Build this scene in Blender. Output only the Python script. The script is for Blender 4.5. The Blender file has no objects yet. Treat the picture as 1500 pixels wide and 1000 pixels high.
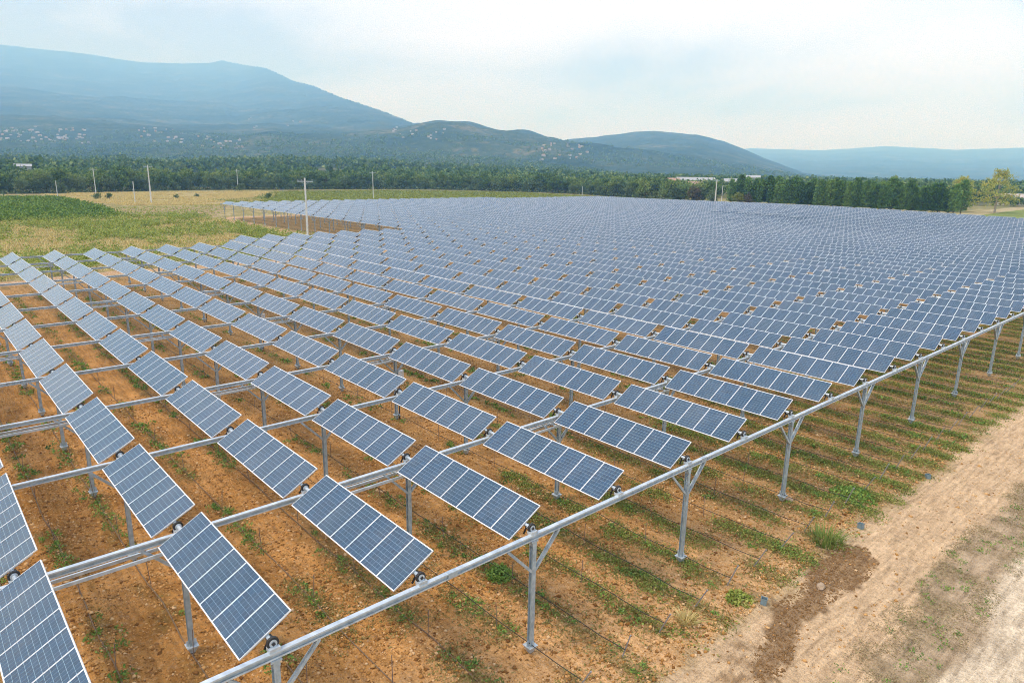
import bpy, math, random
import numpy as np
from mathutils import Matrix, Vector

S = bpy.context.scene
COL = S.collection
R_ = math.radians
rng = np.random.default_rng(7)
random.seed(7)

# ------------------------------------------------------------------ camera
CAM_F = 1010.76            # focal length in pixels of the 1500 px wide photograph
CAM_C = np.array([-5.808, -15.534, 17.108])
CAM_R = np.array([[0.74783678, -0.66364724, 0.01767735],
                  [0.14812695, 0.19275578, 0.97000186],
                  [0.64714647, 0.72278458, -0.2424539]])   # rows: right, up, forward
cam_data = bpy.data.cameras.new('camera')
cam = bpy.data.objects.new('camera', cam_data)
COL.objects.link(cam)
cam_data.sensor_width = 36.0
cam_data.lens = 36.0 * CAM_F / 1500.0
cam_data.clip_start = 0.1
cam_data.clip_end = 60000.0
_m = Matrix((CAM_R[0], CAM_R[1], -CAM_R[2])).transposed().to_4x4()
_m.translation = Vector(CAM_C)
cam.matrix_world = _m
S.camera = cam

# ------------------------------------------------------------------ world: overcast sky
SUN_EL, SUN_AZ = R_(58.0), R_(-75.0)      # azimuth from +y towards +x
w = bpy.data.worlds.new('World')
S.world = w
w.use_nodes = True
nt = w.node_tree
nt.nodes.clear()
def N(tree, typ, **kw):
    n = tree.nodes.new(typ)
    for k, v in kw.items():
        if k.startswith('i_'):
            key = k[2:]
            key = int(key) if key.isdigit() else key.replace('_', ' ')
            n.inputs[key].default_value = v
        else:
            setattr(n, k, v)
    return n
def L(tree, a, b, ai=0, bi=0):
    tree.links.new(a.outputs[ai], b.inputs[bi])
sky = N(nt, 'ShaderNodeTexSky', sky_type='NISHITA', sun_disc=False, sun_elevation=SUN_EL, sun_rotation=SUN_AZ)
bg1 = N(nt, 'ShaderNodeBackground', i_Strength=0.10)
L(nt, sky, bg1)
tc = N(nt, 'ShaderNodeTexCoord')
sep = N(nt, 'ShaderNodeSeparateXYZ'); nt.links.new(tc.outputs['Generated'], sep.inputs[0])
zz = N(nt, 'ShaderNodeMath', operation='MAXIMUM', i_1=0.0); L(nt, sep, zz, 2, 0)
zz2 = N(nt, 'ShaderNodeMath', operation='ADD', i_1=0.22); L(nt, zz, zz2)
dx = N(nt, 'ShaderNodeMath', operation='DIVIDE'); L(nt, sep, dx, 0, 0); L(nt, zz2, dx, 0, 1)
dy = N(nt, 'ShaderNodeMath', operation='DIVIDE'); L(nt, sep, dy, 1, 0); L(nt, zz2, dy, 0, 1)
cmb = N(nt, 'ShaderNodeCombineXYZ'); L(nt, dx, cmb, 0, 0); L(nt, dy, cmb, 0, 1)
nz = N(nt, 'ShaderNodeTexNoise', i_Scale=0.75, i_Detail=7.0, i_Roughness=0.52, i_Distortion=0.35)
mp = N(nt, 'ShaderNodeMapping'); mp.inputs['Location'].default_value = (3.1, 1.4, 0.0)
L(nt, cmb, mp); L(nt, mp, nz)
cr = N(nt, 'ShaderNodeValToRGB')
e = cr.color_ramp.elements
e[0].position = 0.36; e[0].color = (0.44, 0.52, 0.76, 1)
e[1].position = 0.60; e[1].color = (0.89, 0.92, 1.16, 1)
x = e.new(0.47); x.color = (0.74, 0.80, 1.03, 1)
# a heavier bank of cloud lies over the mountain in the north
nrm = N(nt, 'ShaderNodeVectorMath', operation='DOT_PRODUCT')
nrm.inputs[1].default_value = (math.sin(R_(9)) * math.cos(R_(10)), math.cos(R_(9)) * math.cos(R_(10)), math.sin(R_(10)))
nt.links.new(tc.outputs['Generated'], nrm.inputs[0])
mr = N(nt, 'ShaderNodeMapRange', i_1=0.87, i_2=0.985, i_3=0.035, i_4=-0.105)
nt.links.new(nrm.outputs['Value'], mr.inputs[0])
addn = N(nt, 'ShaderNodeMath', operation='ADD')
nt.links.new(nz.outputs['Fac'], addn.inputs[0]); nt.links.new(mr.outputs[0], addn.inputs[1])
L(nt, addn, cr)
bg2 = N(nt, 'ShaderNodeBackground', i_Strength=0.88)
L(nt, cr, bg2)
mixw = N(nt, 'ShaderNodeMixShader', i_Fac=0.92)
L(nt, bg1, mixw, 0, 1); L(nt, bg2, mixw, 0, 2)
wo = N(nt, 'ShaderNodeOutputWorld'); L(nt, mixw, wo)

# ------------------------------------------------------------------ sun behind thin cloud
sd = bpy.data.lights.new('sun', 'SUN')
sd.energy = 1.5
sd.angle = R_(14.0)
sd.color = (1.0, 0.95, 0.87)
sun = bpy.data.objects.new('sun', sd)
COL.objects.link(sun)
sdir = Vector((math.sin(SUN_AZ) * math.cos(SUN_EL), math.cos(SUN_AZ) * math.cos(SUN_EL), math.sin(SUN_EL)))
sun.rotation_euler = sdir.to_track_quat('Z', 'Y').to_euler()

S.view_settings.view_transform = 'Standard'
S.view_settings.look = 'None'
S.view_settings.exposure = 0.82
S.view_settings.gamma = 1.0
S.render.engine = 'CYCLES'
S.cycles.volume_bounces = 2
S.cycles.max_bounces = 6
S.cycles.transparent_max_bounces = 8
S.cycles.use_denoising = True
S.cycles.denoising_prefilter = 'FAST'
S.cycles.filter_width = 1.0
S.cycles.use_adaptive_sampling = False

# ------------------------------------------------------------------ noise in numpy
def _hash(ix, iy, s):
    n = (ix.astype(np.int64) * 374761393 + iy.astype(np.int64) * 668265263 + s * 974634557) & 0xFFFFFFFF
    n = ((n ^ (n >> 13)) * 1274126177) & 0xFFFFFFFF
    return ((n ^ (n >> 16)) & 0xFFFFFF) / float(0xFFFFFF)
def vnoise(x, y, s=0):
    x = np.asarray(x, float); y = np.asarray(y, float)
    ix = np.floor(x); iy = np.floor(y)
    fx = x - ix; fy = y - iy
    fx = fx * fx * (3 - 2 * fx); fy = fy * fy * (3 - 2 * fy)
    a = _hash(ix, iy, s); b = _hash(ix + 1, iy, s); c = _hash(ix, iy + 1, s); d = _hash(ix + 1, iy + 1, s)
    return (a * (1 - fx) + b * fx) * (1 - fy) + (c * (1 - fx) + d * fx) * fy
def fbm(x, y, s=0, o=4):
    t = 0; a = 0.5; n = 0
    for k in range(o):
        t = t + a * vnoise(x * 2 ** k + 13.7 * k, y * 2 ** k - 7.3 * k, s + k); n += a; a *= 0.5
    return t / n
def sstep(a, b, x):
    t = np.clip((x - a) / (b - a), 0, 1)
    return t * t * (3 - 2 * t)
def inpoly(x, y, poly):
    r = np.zeros(np.shape(x), bool)
    n = len(poly)
    for k in range(n):
        x0, y0 = poly[k]; x1, y1 = poly[(k + 1) % n]
        c = ((y0 > y) != (y1 > y)) & (x < (x1 - x0) * (y - y0) / ((y1 - y0) if y1 != y0 else 1e-9) + x0)
        r ^= c
    return r
def segdist(x, y, pts):
    d = np.full(np.shape(x), 1e9)
    for (x0, y0), (x1, y1) in zip(pts[:-1], pts[1:]):
        vx, vy = x1 - x0, y1 - y0
        t = np.clip(((x - x0) * vx + (y - y0) * vy) / (vx * vx + vy * vy), 0, 1)
        d = np.minimum(d, np.hypot(x - x0 - t * vx, y - y0 - t * vy))
    return d

# ------------------------------------------------------------------ mesh helpers
def fast_mesh(name, V, F, mats, smooth=False, uv=None, midx=None):
    """V (n,3), F (m,k) with one k for all faces"""
    V = np.ascontiguousarray(V, dtype=np.float32); F = np.ascontiguousarray(F, dtype=np.int32)
    me = bpy.data.meshes.new(name)
    m, k = F.shape
    me.vertices.add(len(V)); me.vertices.foreach_set('co', V.ravel())
    me.loops.add(m * k); me.loops.foreach_set('vertex_index', F.ravel())
    me.polygons.add(m)
    me.polygons.foreach_set('loop_start', np.arange(0, m * k, k, dtype=np.int32))
    me.polygons.foreach_set('loop_total', np.full(m, k, dtype=np.int32))
    if smooth:
        me.polygons.foreach_set('use_smooth', np.ones(m, dtype=bool))
    if midx is not None:
        me.polygons.foreach_set('material_index', np.ascontiguousarray(midx, dtype=np.int32))
    for mt in mats:
        me.materials.append(mt)
    if uv is not None:
        l = me.uv_layers.new(name='UVMap')
        l.data.foreach_set('uv', np.ascontiguousarray(uv, dtype=np.float32).ravel())
    me.update(calc_edges=True)
    me.validate()
    return me

class MB:
    """collects shapes into ONE mesh"""
    def __init__(self):
        self.v = []; self.f = []; self.m = []; self.uv = {}
    def add(self, vs, fs, m=0):
        o = len(self.v)
        self.v += [tuple(p) for p in vs]
        for f in fs:
            self.f.append([i + o for i in f]); self.m.append(m)
    def box(self, c, s, m=0, M=None):
        cx, cy, cz = c; sx, sy, sz = s[0] / 2, s[1] / 2, s[2] / 2
        vs = [(cx + a * sx, cy + b * sy, cz + d * sz) for a in (-1, 1) for b in (-1, 1) for d in (-1, 1)]
        if M is not None:
            vs = [tuple(M @ Vector(p)) for p in vs]
        self.add(vs, [(0, 1, 3, 2), (4, 6, 7, 5), (0, 4, 5, 1), (2, 3, 7, 6), (0, 2, 6, 4), (1, 5, 7, 3)], m)
    def bar(self, p0, p1, wd, ht, m=0, up=(0, 0, 1)):
        p0 = Vector(p0); p1 = Vector(p1); d = (p1 - p0); l = d.length; d.normalize()
        u = Vector(up); s = d.cross(u)
        if s.length < 1e-4:
            s = d.cross(Vector((1, 0, 0)))
        s.normalize(); u = s.cross(d)
        vs = []
        for t in (p0, p1):
            for a, b in ((-1, -1), (1, -1), (1, 1), (-1, 1)):
                vs.append(t + s * a * wd / 2 + u * b * ht / 2)
        self.add(vs, [(3, 2, 1, 0), (4, 5, 6, 7), (0, 1, 5, 4), (1, 2, 6, 5), (2, 3, 7, 6), (3, 0, 4, 7)], m)
    def tube(self, pts, rad, n=8, m=0, caps=True):
        pts = [Vector(p) for p in pts]
        if not isinstance(rad, (list, tuple)):
            rad = [rad] * len(pts)
        o = len(self.v)
        for k, p in enumerate(pts):
            d = (pts[min(k + 1, len(pts) - 1)] - pts[max(k - 1, 0)]).normalized()
            s = d.cross(Vector((0, 0, 1)))
            if s.length < 1e-3:
                s = d.cross(Vector((1, 0, 0)))
            s.normalize(); u = s.cross(d)
            for q in range(n):
                a = 2 * math.pi * q / n
                self.v.append(tuple(p + (s * math.cos(a) + u * math.sin(a)) * rad[k]))
        for k in range(len(pts) - 1):
            for q in range(n):
                a = o + k * n + q; b = o + k * n + (q + 1) % n
                self.f.append([a, b, b + n, a + n]); self.m.append(m)
        if caps:
            self.f.append([o + q for q in range(n)][::-1]); self.m.append(m)
            self.f.append([o + (len(pts) - 1) * n + q for q in range(n)]); self.m.append(m)
    def mesh(self, name, mats, smooth=False):
        me = bpy.data.meshes.new(name)
        me.from_pydata(self.v, [], self.f)
        for mt in mats:
            me.materials.append(mt)
        me.polygons.foreach_set('material_index', np.array(self.m, dtype=np.int32))
        if smooth:
            me.polygons.foreach_set('use_smooth', np.ones(len(self.f), dtype=bool))
        me.update()
        return me

def obj(name, mesh, parent=None, loc=None, rot=None):
    o = bpy.data.objects.new(name, mesh)
    COL.objects.link(o)
    if parent is not None:
        o.parent = parent
    if loc is not None:
        o.location = loc
    if rot is not None:
        o.rotation_euler = rot
    return o
def tag(o, label, cat, group=None, kind='thing'):
    o['label'] = label; o['category'] = cat
    if group: o['group'] = group
    if kind: o['kind'] = kind
    return o
def structure(o, label=None):
    o['kind'] = 'structure'
    if label: o['label'] = label
    return o
def stuff(o, label, cat):
    o['kind'] = 'stuff'; o['label'] = label; o['category'] = cat
    return o

ORD = ('zeroth first second third fourth fifth sixth seventh eighth ninth tenth eleventh twelfth thirteenth fourteenth fifteenth '
       'sixteenth seventeenth eighteenth nineteenth twentieth').split()
TENS = {2: 'twenty', 3: 'thirty', 4: 'forty', 5: 'fifty'}
def ordinal(n):
    if n <= 20: return ORD[n]
    if n % 10 == 0: return TENS[n // 10][:-1] + 'ieth'
    return TENS[n // 10] + '-' + ORD[n % 10]

def to_px(X):
    d = (np.asarray(X, float) - CAM_C) @ CAM_R.T
    z = np.maximum(d[..., 2], 0.01)
    return np.stack([750 + CAM_F * d[..., 0] / z, 500 - CAM_F * d[..., 1] / z, d[..., 2]], -1)

def azel(px, py):
    d = np.array([(px - 750) / CAM_F, (500 - py) / CAM_F, 1.0]) @ CAM_R
    return math.degrees(math.atan2(d[0], d[1])), d[2] / math.hypot(d[0], d[1])

# ------------------------------------------------------------------ materials
def new_mat(name):
    m = bpy.data.materials.new(name)
    m.use_nodes = True
    t = m.node_tree
    t.nodes.clear()
    out = N(t, 'ShaderNodeOutputMaterial')
    b = N(t, 'ShaderNodeBsdfPrincipled')
    L(t, b, out)
    return m, t, b
def ramp(t, stops):
    r = N(t, 'ShaderNodeValToRGB')
    el = r.color_ramp.elements
    el[0].position, el[0].color = stops[0][0], (*stops[0][1], 1)
    el[1].position, el[1].color = stops[-1][0], (*stops[-1][1], 1)
    for p, c in stops[1:-1]:
        q = el.new(p); q.color = (*c, 1)
    return r
def math_(t, op, a=None, b=None, va=0.0, vb=0.0, clamp=False):
    n = N(t, 'ShaderNodeMath', operation=op); n.use_clamp = clamp
    n.inputs[0].default_value = va; n.inputs[1].default_value = vb
    if a is not None: t.links.new(a, n.inputs[0])
    if b is not None: t.links.new(b, n.inputs[1])
    return n.outputs[0]
def mixc(t, fac, a, b, mode='MIX'):
    n = N(t, 'ShaderNodeMix', data_type='RGBA', blend_type=mode)
    for s, v in ((n.inputs[0], fac), (n.inputs[6], a), (n.inputs[7], b)):
        if isinstance(v, (int, float)): s.default_value = v
        elif isinstance(v, tuple): s.default_value = (*v, 1)
        else: t.links.new(v, s)
    return n.outputs[2]
def pos_(t):
    return N(t, 'ShaderNodeNewGeometry').outputs['Position']
def noise_(t, vec, scale, detail=3.0, rough=0.55, dist=0.0):
    n = N(t, 'ShaderNodeTexNoise', i_Scale=scale, i_Detail=detail, i_Roughness=rough, i_Distortion=dist)
    if vec is not None: t.links.new(vec, n.inputs['Vector'])
    return n.outputs['Fac']

def mat_cells():
    m, t, b = new_mat('photovoltaic_cells')
    uv = N(t, 'ShaderNodeUVMap', uv_map='UVMap')
    sp = N(t, 'ShaderNodeSeparateXYZ'); L(t, uv, sp)
    u, v = sp.outputs[0], sp.outputs[1]
    u6 = math_(t, 'MULTIPLY', u, vb=6.0); v10 = math_(t, 'MULTIPLY', v, vb=10.0)
    def line(x, hw):
        f = math_(t, 'FRACT', x)
        d = math_(t, 'ABSOLUTE', math_(t, 'SUBTRACT', f, vb=0.5))
        return math_(t, 'GREATER_THAN', d, vb=0.5 - hw)
    g1 = line(u6, 0.009); g2 = line(v10, 0.015)
    bus = line(math_(t, 'ADD', math_(t, 'MULTIPLY', u, vb=18.0), vb=0.5), 0.035)
    gaps = math_(t, 'MAXIMUM', g1, g2)
    # crystal tone of each cell and module
    fl = N(t, 'ShaderNodeCombineXYZ')
    t.links.new(math_(t, 'FLOOR', u6), fl.inputs[0]); t.links.new(math_(t, 'FLOOR', v10), fl.inputs[1])
    oi = N(t, 'ShaderNodeObjectInfo')
    t.links.new(math_(t, 'MULTIPLY', oi.outputs['Random'], vb=97.0), fl.inputs[2])
    wn = N(t, 'ShaderNodeTexWhiteNoise', noise_dimensions='3D'); L(t, fl, wn)
    c1 = mixc(t, wn.outputs['Value'], (0.001, 0.026, 0.072), (0.002, 0.046, 0.115))
    isl = N(t, 'ShaderNodeNewGeometry').outputs['Random Per Island']
    c2 = mixc(t, math_(t, 'MULTIPLY', math_(t, 'FRACT', math_(t, 'ADD', oi.outputs['Random'], isl)), vb=0.7), c1, (0.004, 0.036, 0.078))
    c3 = mixc(t, bus, c2, (0.08, 0.20, 0.27))
    c4 = mixc(t, gaps, c3, (0.36, 0.55, 0.66))
    # thin dust
    dust = noise_(t, pos_(t), 0.45, 6.0, 0.7)
    c5 = mixc(t, math_(t, 'MULTIPLY', math_(t, 'POWER', dust, vb=3.0), vb=0.35), c4, (0.42, 0.42, 0.42))
    t.links.new(c5, b.inputs['Base Color'])
    b.inputs['Roughness'].default_value = 0.30
    b.inputs['IOR'].default_value = 1.5
    b.inputs['Coat Weight'].default_value = 1.0
    b.inputs['Coat IOR'].default_value = 1.5
    b.inputs['Specular IOR Level'].default_value = 0.05
    b.inputs['Sheen Weight'].default_value = 0.75
    b.inputs['Sheen Roughness'].default_value = 0.20
    b.inputs['Sheen Tint'].default_value = (0.84, 0.95, 1.0, 1)
    t.links.new(math_(t, 'ADD', math_(t, 'MULTIPLY', dust, vb=0.10), vb=0.06), b.inputs['Coat Roughness'])
    return m
def mat_simple(name, col, rough=0.6, metal=0.0, var=0.12, scale=6.0, col2=None, bump=0.0, spec=0.5):
    m, t, b = new_mat(name)
    n = noise_(t, pos_(t), scale, 5.0, 0.6)
    c2 = col2 or tuple(c * (1 - 2 * var) for c in col)
    r = ramp(t, [(0.30, c2), (0.70, col)])
    t.links.new(n, r.inputs[0])
    L(t, r, b)
    b.inputs['Roughness'].default_value = rough
    b.inputs['Metallic'].default_value = metal
    b.inputs['Specular IOR Level'].default_value = spec
    if bump:
        bp = N(t, 'ShaderNodeBump', i_Strength=0.6, i_Distance=bump); t.links.new(n, bp.inputs['Height'])
        t.links.new(bp.outputs[0], b.inputs['Normal'])
    return m
def mat_leaf(name, cols, rough=0.7, scale=0.25, trans=0.25, objvar=False):
    """leaf colour varies from leaf to leaf and from clump to clump"""
    m, t, b = new_mat(name)
    g = N(t, 'ShaderNodeNewGeometry')
    n = noise_(t, g.outputs['Position'], scale, 3.0, 0.6)
    rnd = g.outputs['Random Per Island']
    f = math_(t, 'ADD', math_(t, 'MULTIPLY', n, vb=0.62), math_(t, 'MULTIPLY', rnd, vb=0.40))
    if objvar:
        oi = N(t, 'ShaderNodeObjectInfo')
        f = math_(t, 'ADD', f, math_(t, 'MULTIPLY', math_(t, 'SUBTRACT', oi.outputs['Random'], vb=0.5), vb=0.34))
    k = len(cols)
    r = ramp(t, [(0.26 + 0.5 * i / (k - 1), c) for i, c in enumerate(cols)])
    t.links.new(f, r.inputs[0])
    L(t, r, b)
    b.inputs['Roughness'].default_value = rough
    b.inputs['Specular IOR Level'].default_value = 0.25
    tr = N(t, 'ShaderNodeBsdfTranslucent'); L(t, r, tr)
    mx = N(t, 'ShaderNodeMixShader', i_Fac=trans)
    out = [q for q in t.nodes if q.type == 'OUTPUT_MATERIAL'][0]
    L(t, b, mx, 0, 1); L(t, tr, mx, 0, 2); L(t, mx, out)
    return m

M_cells = mat_cells()
M_alu = mat_simple('anodised_aluminium_frame', (0.80, 0.82, 0.84), 0.38, 0.15, 0.05, 3.0)
M_back = mat_simple('white_backsheet', (0.62, 0.64, 0.66), 0.6, 0.0, 0.05)
M_galv = mat_simple('galvanised_steel', (0.62, 0.69, 0.74), 0.42, 0.35, 0.10, 3.4, col2=(0.36, 0.43, 0.49))
M_galv2 = mat_simple('weathered_galvanised_steel', (0.46, 0.54, 0.60), 0.5, 0.35, 0.12, 5.0, col2=(0.26, 0.33, 0.38))
M_pile = mat_simple('earth_stained_pile', (0.17, 0.15, 0.12), 0.8, 0.1, 0.2, 8.0)
M_rubber = mat_simple('black_rubber', (0.018, 0.019, 0.021), 0.55, 0.0, 0.1)
M_box = mat_simple('light_grey_painted_steel', (0.66, 0.68, 0.70), 0.45, 0.0, 0.06, 4.0)
M_stake = mat_simple('rusty_vine_stake', (0.25, 0.17, 0.13), 0.8, 0.2, 0.25, 14.0, col2=(0.15, 0.12, 0.115))
M_stake2 = mat_simple('zinc_row_end_stake', (0.34, 0.34, 0.36), 0.6, 0.3, 0.2, 14.0, col2=(0.22, 0.20, 0.20))
M_hose = mat_simple('black_drip_hose', (0.03, 0.028, 0.026), 0.6, 0.0, 0.2, 3.0)
M_hose2 = mat_simple('dusty_brown_hose', (0.22, 0.145, 0.085), 0.85, 0.0, 0.2, 3.0)
M_conc = mat_simple('pale_concrete', (0.68, 0.68, 0.66), 0.85, 0.0, 0.12, 3.0, bump=0.01)
M_insul = mat_simple('glazed_insulator', (0.24, 0.27, 0.26), 0.3, 0.0, 0.1)
M_bucket = mat_simple('blue_grey_plastic', (0.17, 0.25, 0.29), 0.5, 0.0, 0.12, 5.0)
M_stone = mat_simple('limestone', (0.42, 0.31, 0.21), 0.9, 0.0, 0.2, 9.0)
M_wall = mat_simple('lime_render', (0.54, 0.51, 0.46), 0.9, 0.0, 0.1, 0.6)
M_wall2 = mat_simple('ochre_render', (0.58, 0.43, 0.31), 0.9, 0.0, 0.1, 0.6)
M_tile = mat_simple('terracotta_roof', (0.44, 0.28, 0.21), 0.85, 0.0, 0.2, 1.2)
M_tile2 = mat_simple('pale_roof', (0.50, 0.43, 0.39), 0.85, 0.0, 0.12, 1.2)
M_sheet = mat_simple('white_sheet_metal', (0.34, 0.35, 0.36), 0.5, 0.0, 0.04, 0.2)
M_glassd = mat_simple('dark_opening', (0.05, 0.06, 0.07), 0.3, 0.0, 0.1)
M_bark = mat_simple('grey_brown_bark', (0.13, 0.10, 0.075), 0.9, 0.0, 0.2, 2.5)
M_barkp = mat_simple('pale_plane_bark', (0.42, 0.36, 0.28), 0.9, 0.0, 0.25, 1.6, col2=(0.22, 0.18, 0.14))
M_oak = mat_leaf('oak_leaves', [(0.039, 0.081, 0.021), (0.085, 0.163, 0.039), (0.163, 0.254, 0.062), (0.273, 0.325, 0.091)], scale=0.22, objvar=True)
M_holm = mat_leaf('holm_oak_leaves', [(0.042, 0.078, 0.034), (0.091, 0.150, 0.058), (0.182, 0.240, 0.104)], scale=0.25, objvar=True)
M_pine = mat_leaf('pine_needles', [(0.026, 0.070, 0.014), (0.065, 0.155, 0.026), (0.14, 0.265, 0.046), (0.24, 0.37, 0.085)], scale=0.3, objvar=True, trans=0.15)
M_plane = mat_leaf('autumn_plane_leaves', [(0.172, 0.218, 0.034), (0.345, 0.391, 0.057), (0.506, 0.494, 0.103), (0.483, 0.368, 0.115)], scale=0.22)
M_rust = mat_leaf('russet_leaves', [(0.06, 0.055, 0.03), (0.12, 0.10, 0.055), (0.18, 0.13, 0.075)], scale=0.3)
M_lime = mat_leaf('yellow_green_leaves', [(0.130, 0.169, 0.033), (0.221, 0.260, 0.052), (0.312, 0.312, 0.078)], scale=0.3)
M_forest = mat_leaf('forest_leaves', [(0.031, 0.072, 0.024), (0.066, 0.132, 0.038), (0.120, 0.198, 0.054), (0.252, 0.300, 0.096)], scale=0.035)
M_weed = mat_leaf('weed_leaves', [(0.062, 0.123, 0.029), (0.123, 0.235, 0.048), (0.226, 0.369, 0.072), (0.328, 0.431, 0.103)], scale=0.6, trans=0.3)
M_dead = mat_leaf('withered_weeds', [(0.188, 0.125, 0.044), (0.213, 0.213, 0.056), (0.325, 0.263, 0.088), (0.450, 0.338, 0.150)], scale=0.7, trans=0.2)
M_olive = mat_leaf('olive_weeds', [(0.101, 0.143, 0.034), (0.203, 0.220, 0.050), (0.254, 0.320, 0.068), (0.421, 0.371, 0.119)], scale=0.55, trans=0.25)
M_thatch = mat_leaf('flattened_dead_grass', [(0.176, 0.135, 0.074), (0.324, 0.243, 0.135), (0.270, 0.243, 0.108), (0.540, 0.419, 0.257)], scale=0.5, trans=0.1)
M_tuft = mat_leaf('bright_grass_blades', [(0.10, 0.15, 0.03), (0.20, 0.28, 0.06), (0.32, 0.38, 0.12)], scale=1.5, trans=0.3)
M_straw = mat_leaf('straw_grass', [(0.340, 0.278, 0.109), (0.557, 0.448, 0.186), (0.726, 0.587, 0.278), (0.385, 0.385, 0.123)], scale=0.35, trans=0.25)
M_fern = mat_leaf('meadow_shrub_leaves', [(0.114, 0.175, 0.027), (0.228, 0.302, 0.054), (0.349, 0.403, 0.087), (0.457, 0.444, 0.134)], scale=0.3, trans=0.3)
M_vine = mat_leaf('vine_leaves', [(0.060, 0.125, 0.018), (0.14, 0.235, 0.034), (0.25, 0.34, 0.06)], scale=0.4, trans=0.25)

# ------------------------------------------------------------------ the ground and its regions
PITCH, BAY, AXH, TILT = 4.6305, 7.8517, 5.032, -0.5029     # axis pitch, beam spacing, axis height, panel tilt
ROWX = PITCH / 2                                            # vine rows
WET = [(25.9, -3.8), (26.4, -5.0), (25.6, -5.9), (23.5, -6.1), (20.8, -5.75), (18.6, -5.6), (17.0, -6.2), (15.6, -6.6), (14.0, -6.2), (15.0, -5.5),
       (16.4, -5.1), (18.0, -4.9), (18.9, -4.2), (20.7, -4.5), (22.7, -4.1)]
PATHS = [([(69.5, 102), (71, 130), (71.5, 170), (72.5, 205), (78, 217), (110, 219), (200, 221)], 2.4),
         ([(-30, 103), (0, 103.5), (20, 107.5), (40, 107), (69.5, 105)], 2.0)]
VINEYARD = [(-60, 226), (36, 221), (49.1, 226.9), (54.5, 284.4), (54.9, 367.5), (32.4, 375), (-60, 378)]
YOUNG = [(54.5, 284.4), (104.8, 290.0), (74, 221), (50.7, 229.5)]
YG = [(110, 330), (134, 341), (181, 427), (268, 436), (350, 380), (352, 269), (320, 280), (250, 236), (120, 236)]
DRY = [(54.9, 430), (54.9, 367), (66, 300), (104.8, 288), (140, 331), (190, 440)]

def ground_z(x, y):
    z = 0.05 * np.cos(2 * np.pi * x / ROWX) * sstep(-4.2, -3.0, y) * (1 - sstep(98, 102, y)) * (x < 120)
    z = z + 0.10 * (fbm(x * 0.5, y * 0.5, 3, 3) - 0.5) + 0.09 * (fbm(x * 2.1, y * 2.1, 5, 2) - 0.5) * (np.hypot(x, y) < 140)
    tr = np.exp(-((y + 5.6) / 0.35) ** 2) + np.exp(-((y + 7.3) / 0.35) ** 2)
    z = z - 0.06 * tr * (x > 0) * (0.7 + 0.6 * vnoise(x * 1.3, y * 3, 9)) + 0.05 * (fbm(x * 0.8, y * 3.0, 12, 3) - 0.5) * (y < -4.5) * (y > -8) * (x > 0)
    return z * (1 - sstep(300, 420, np.hypot(x, y)))

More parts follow.
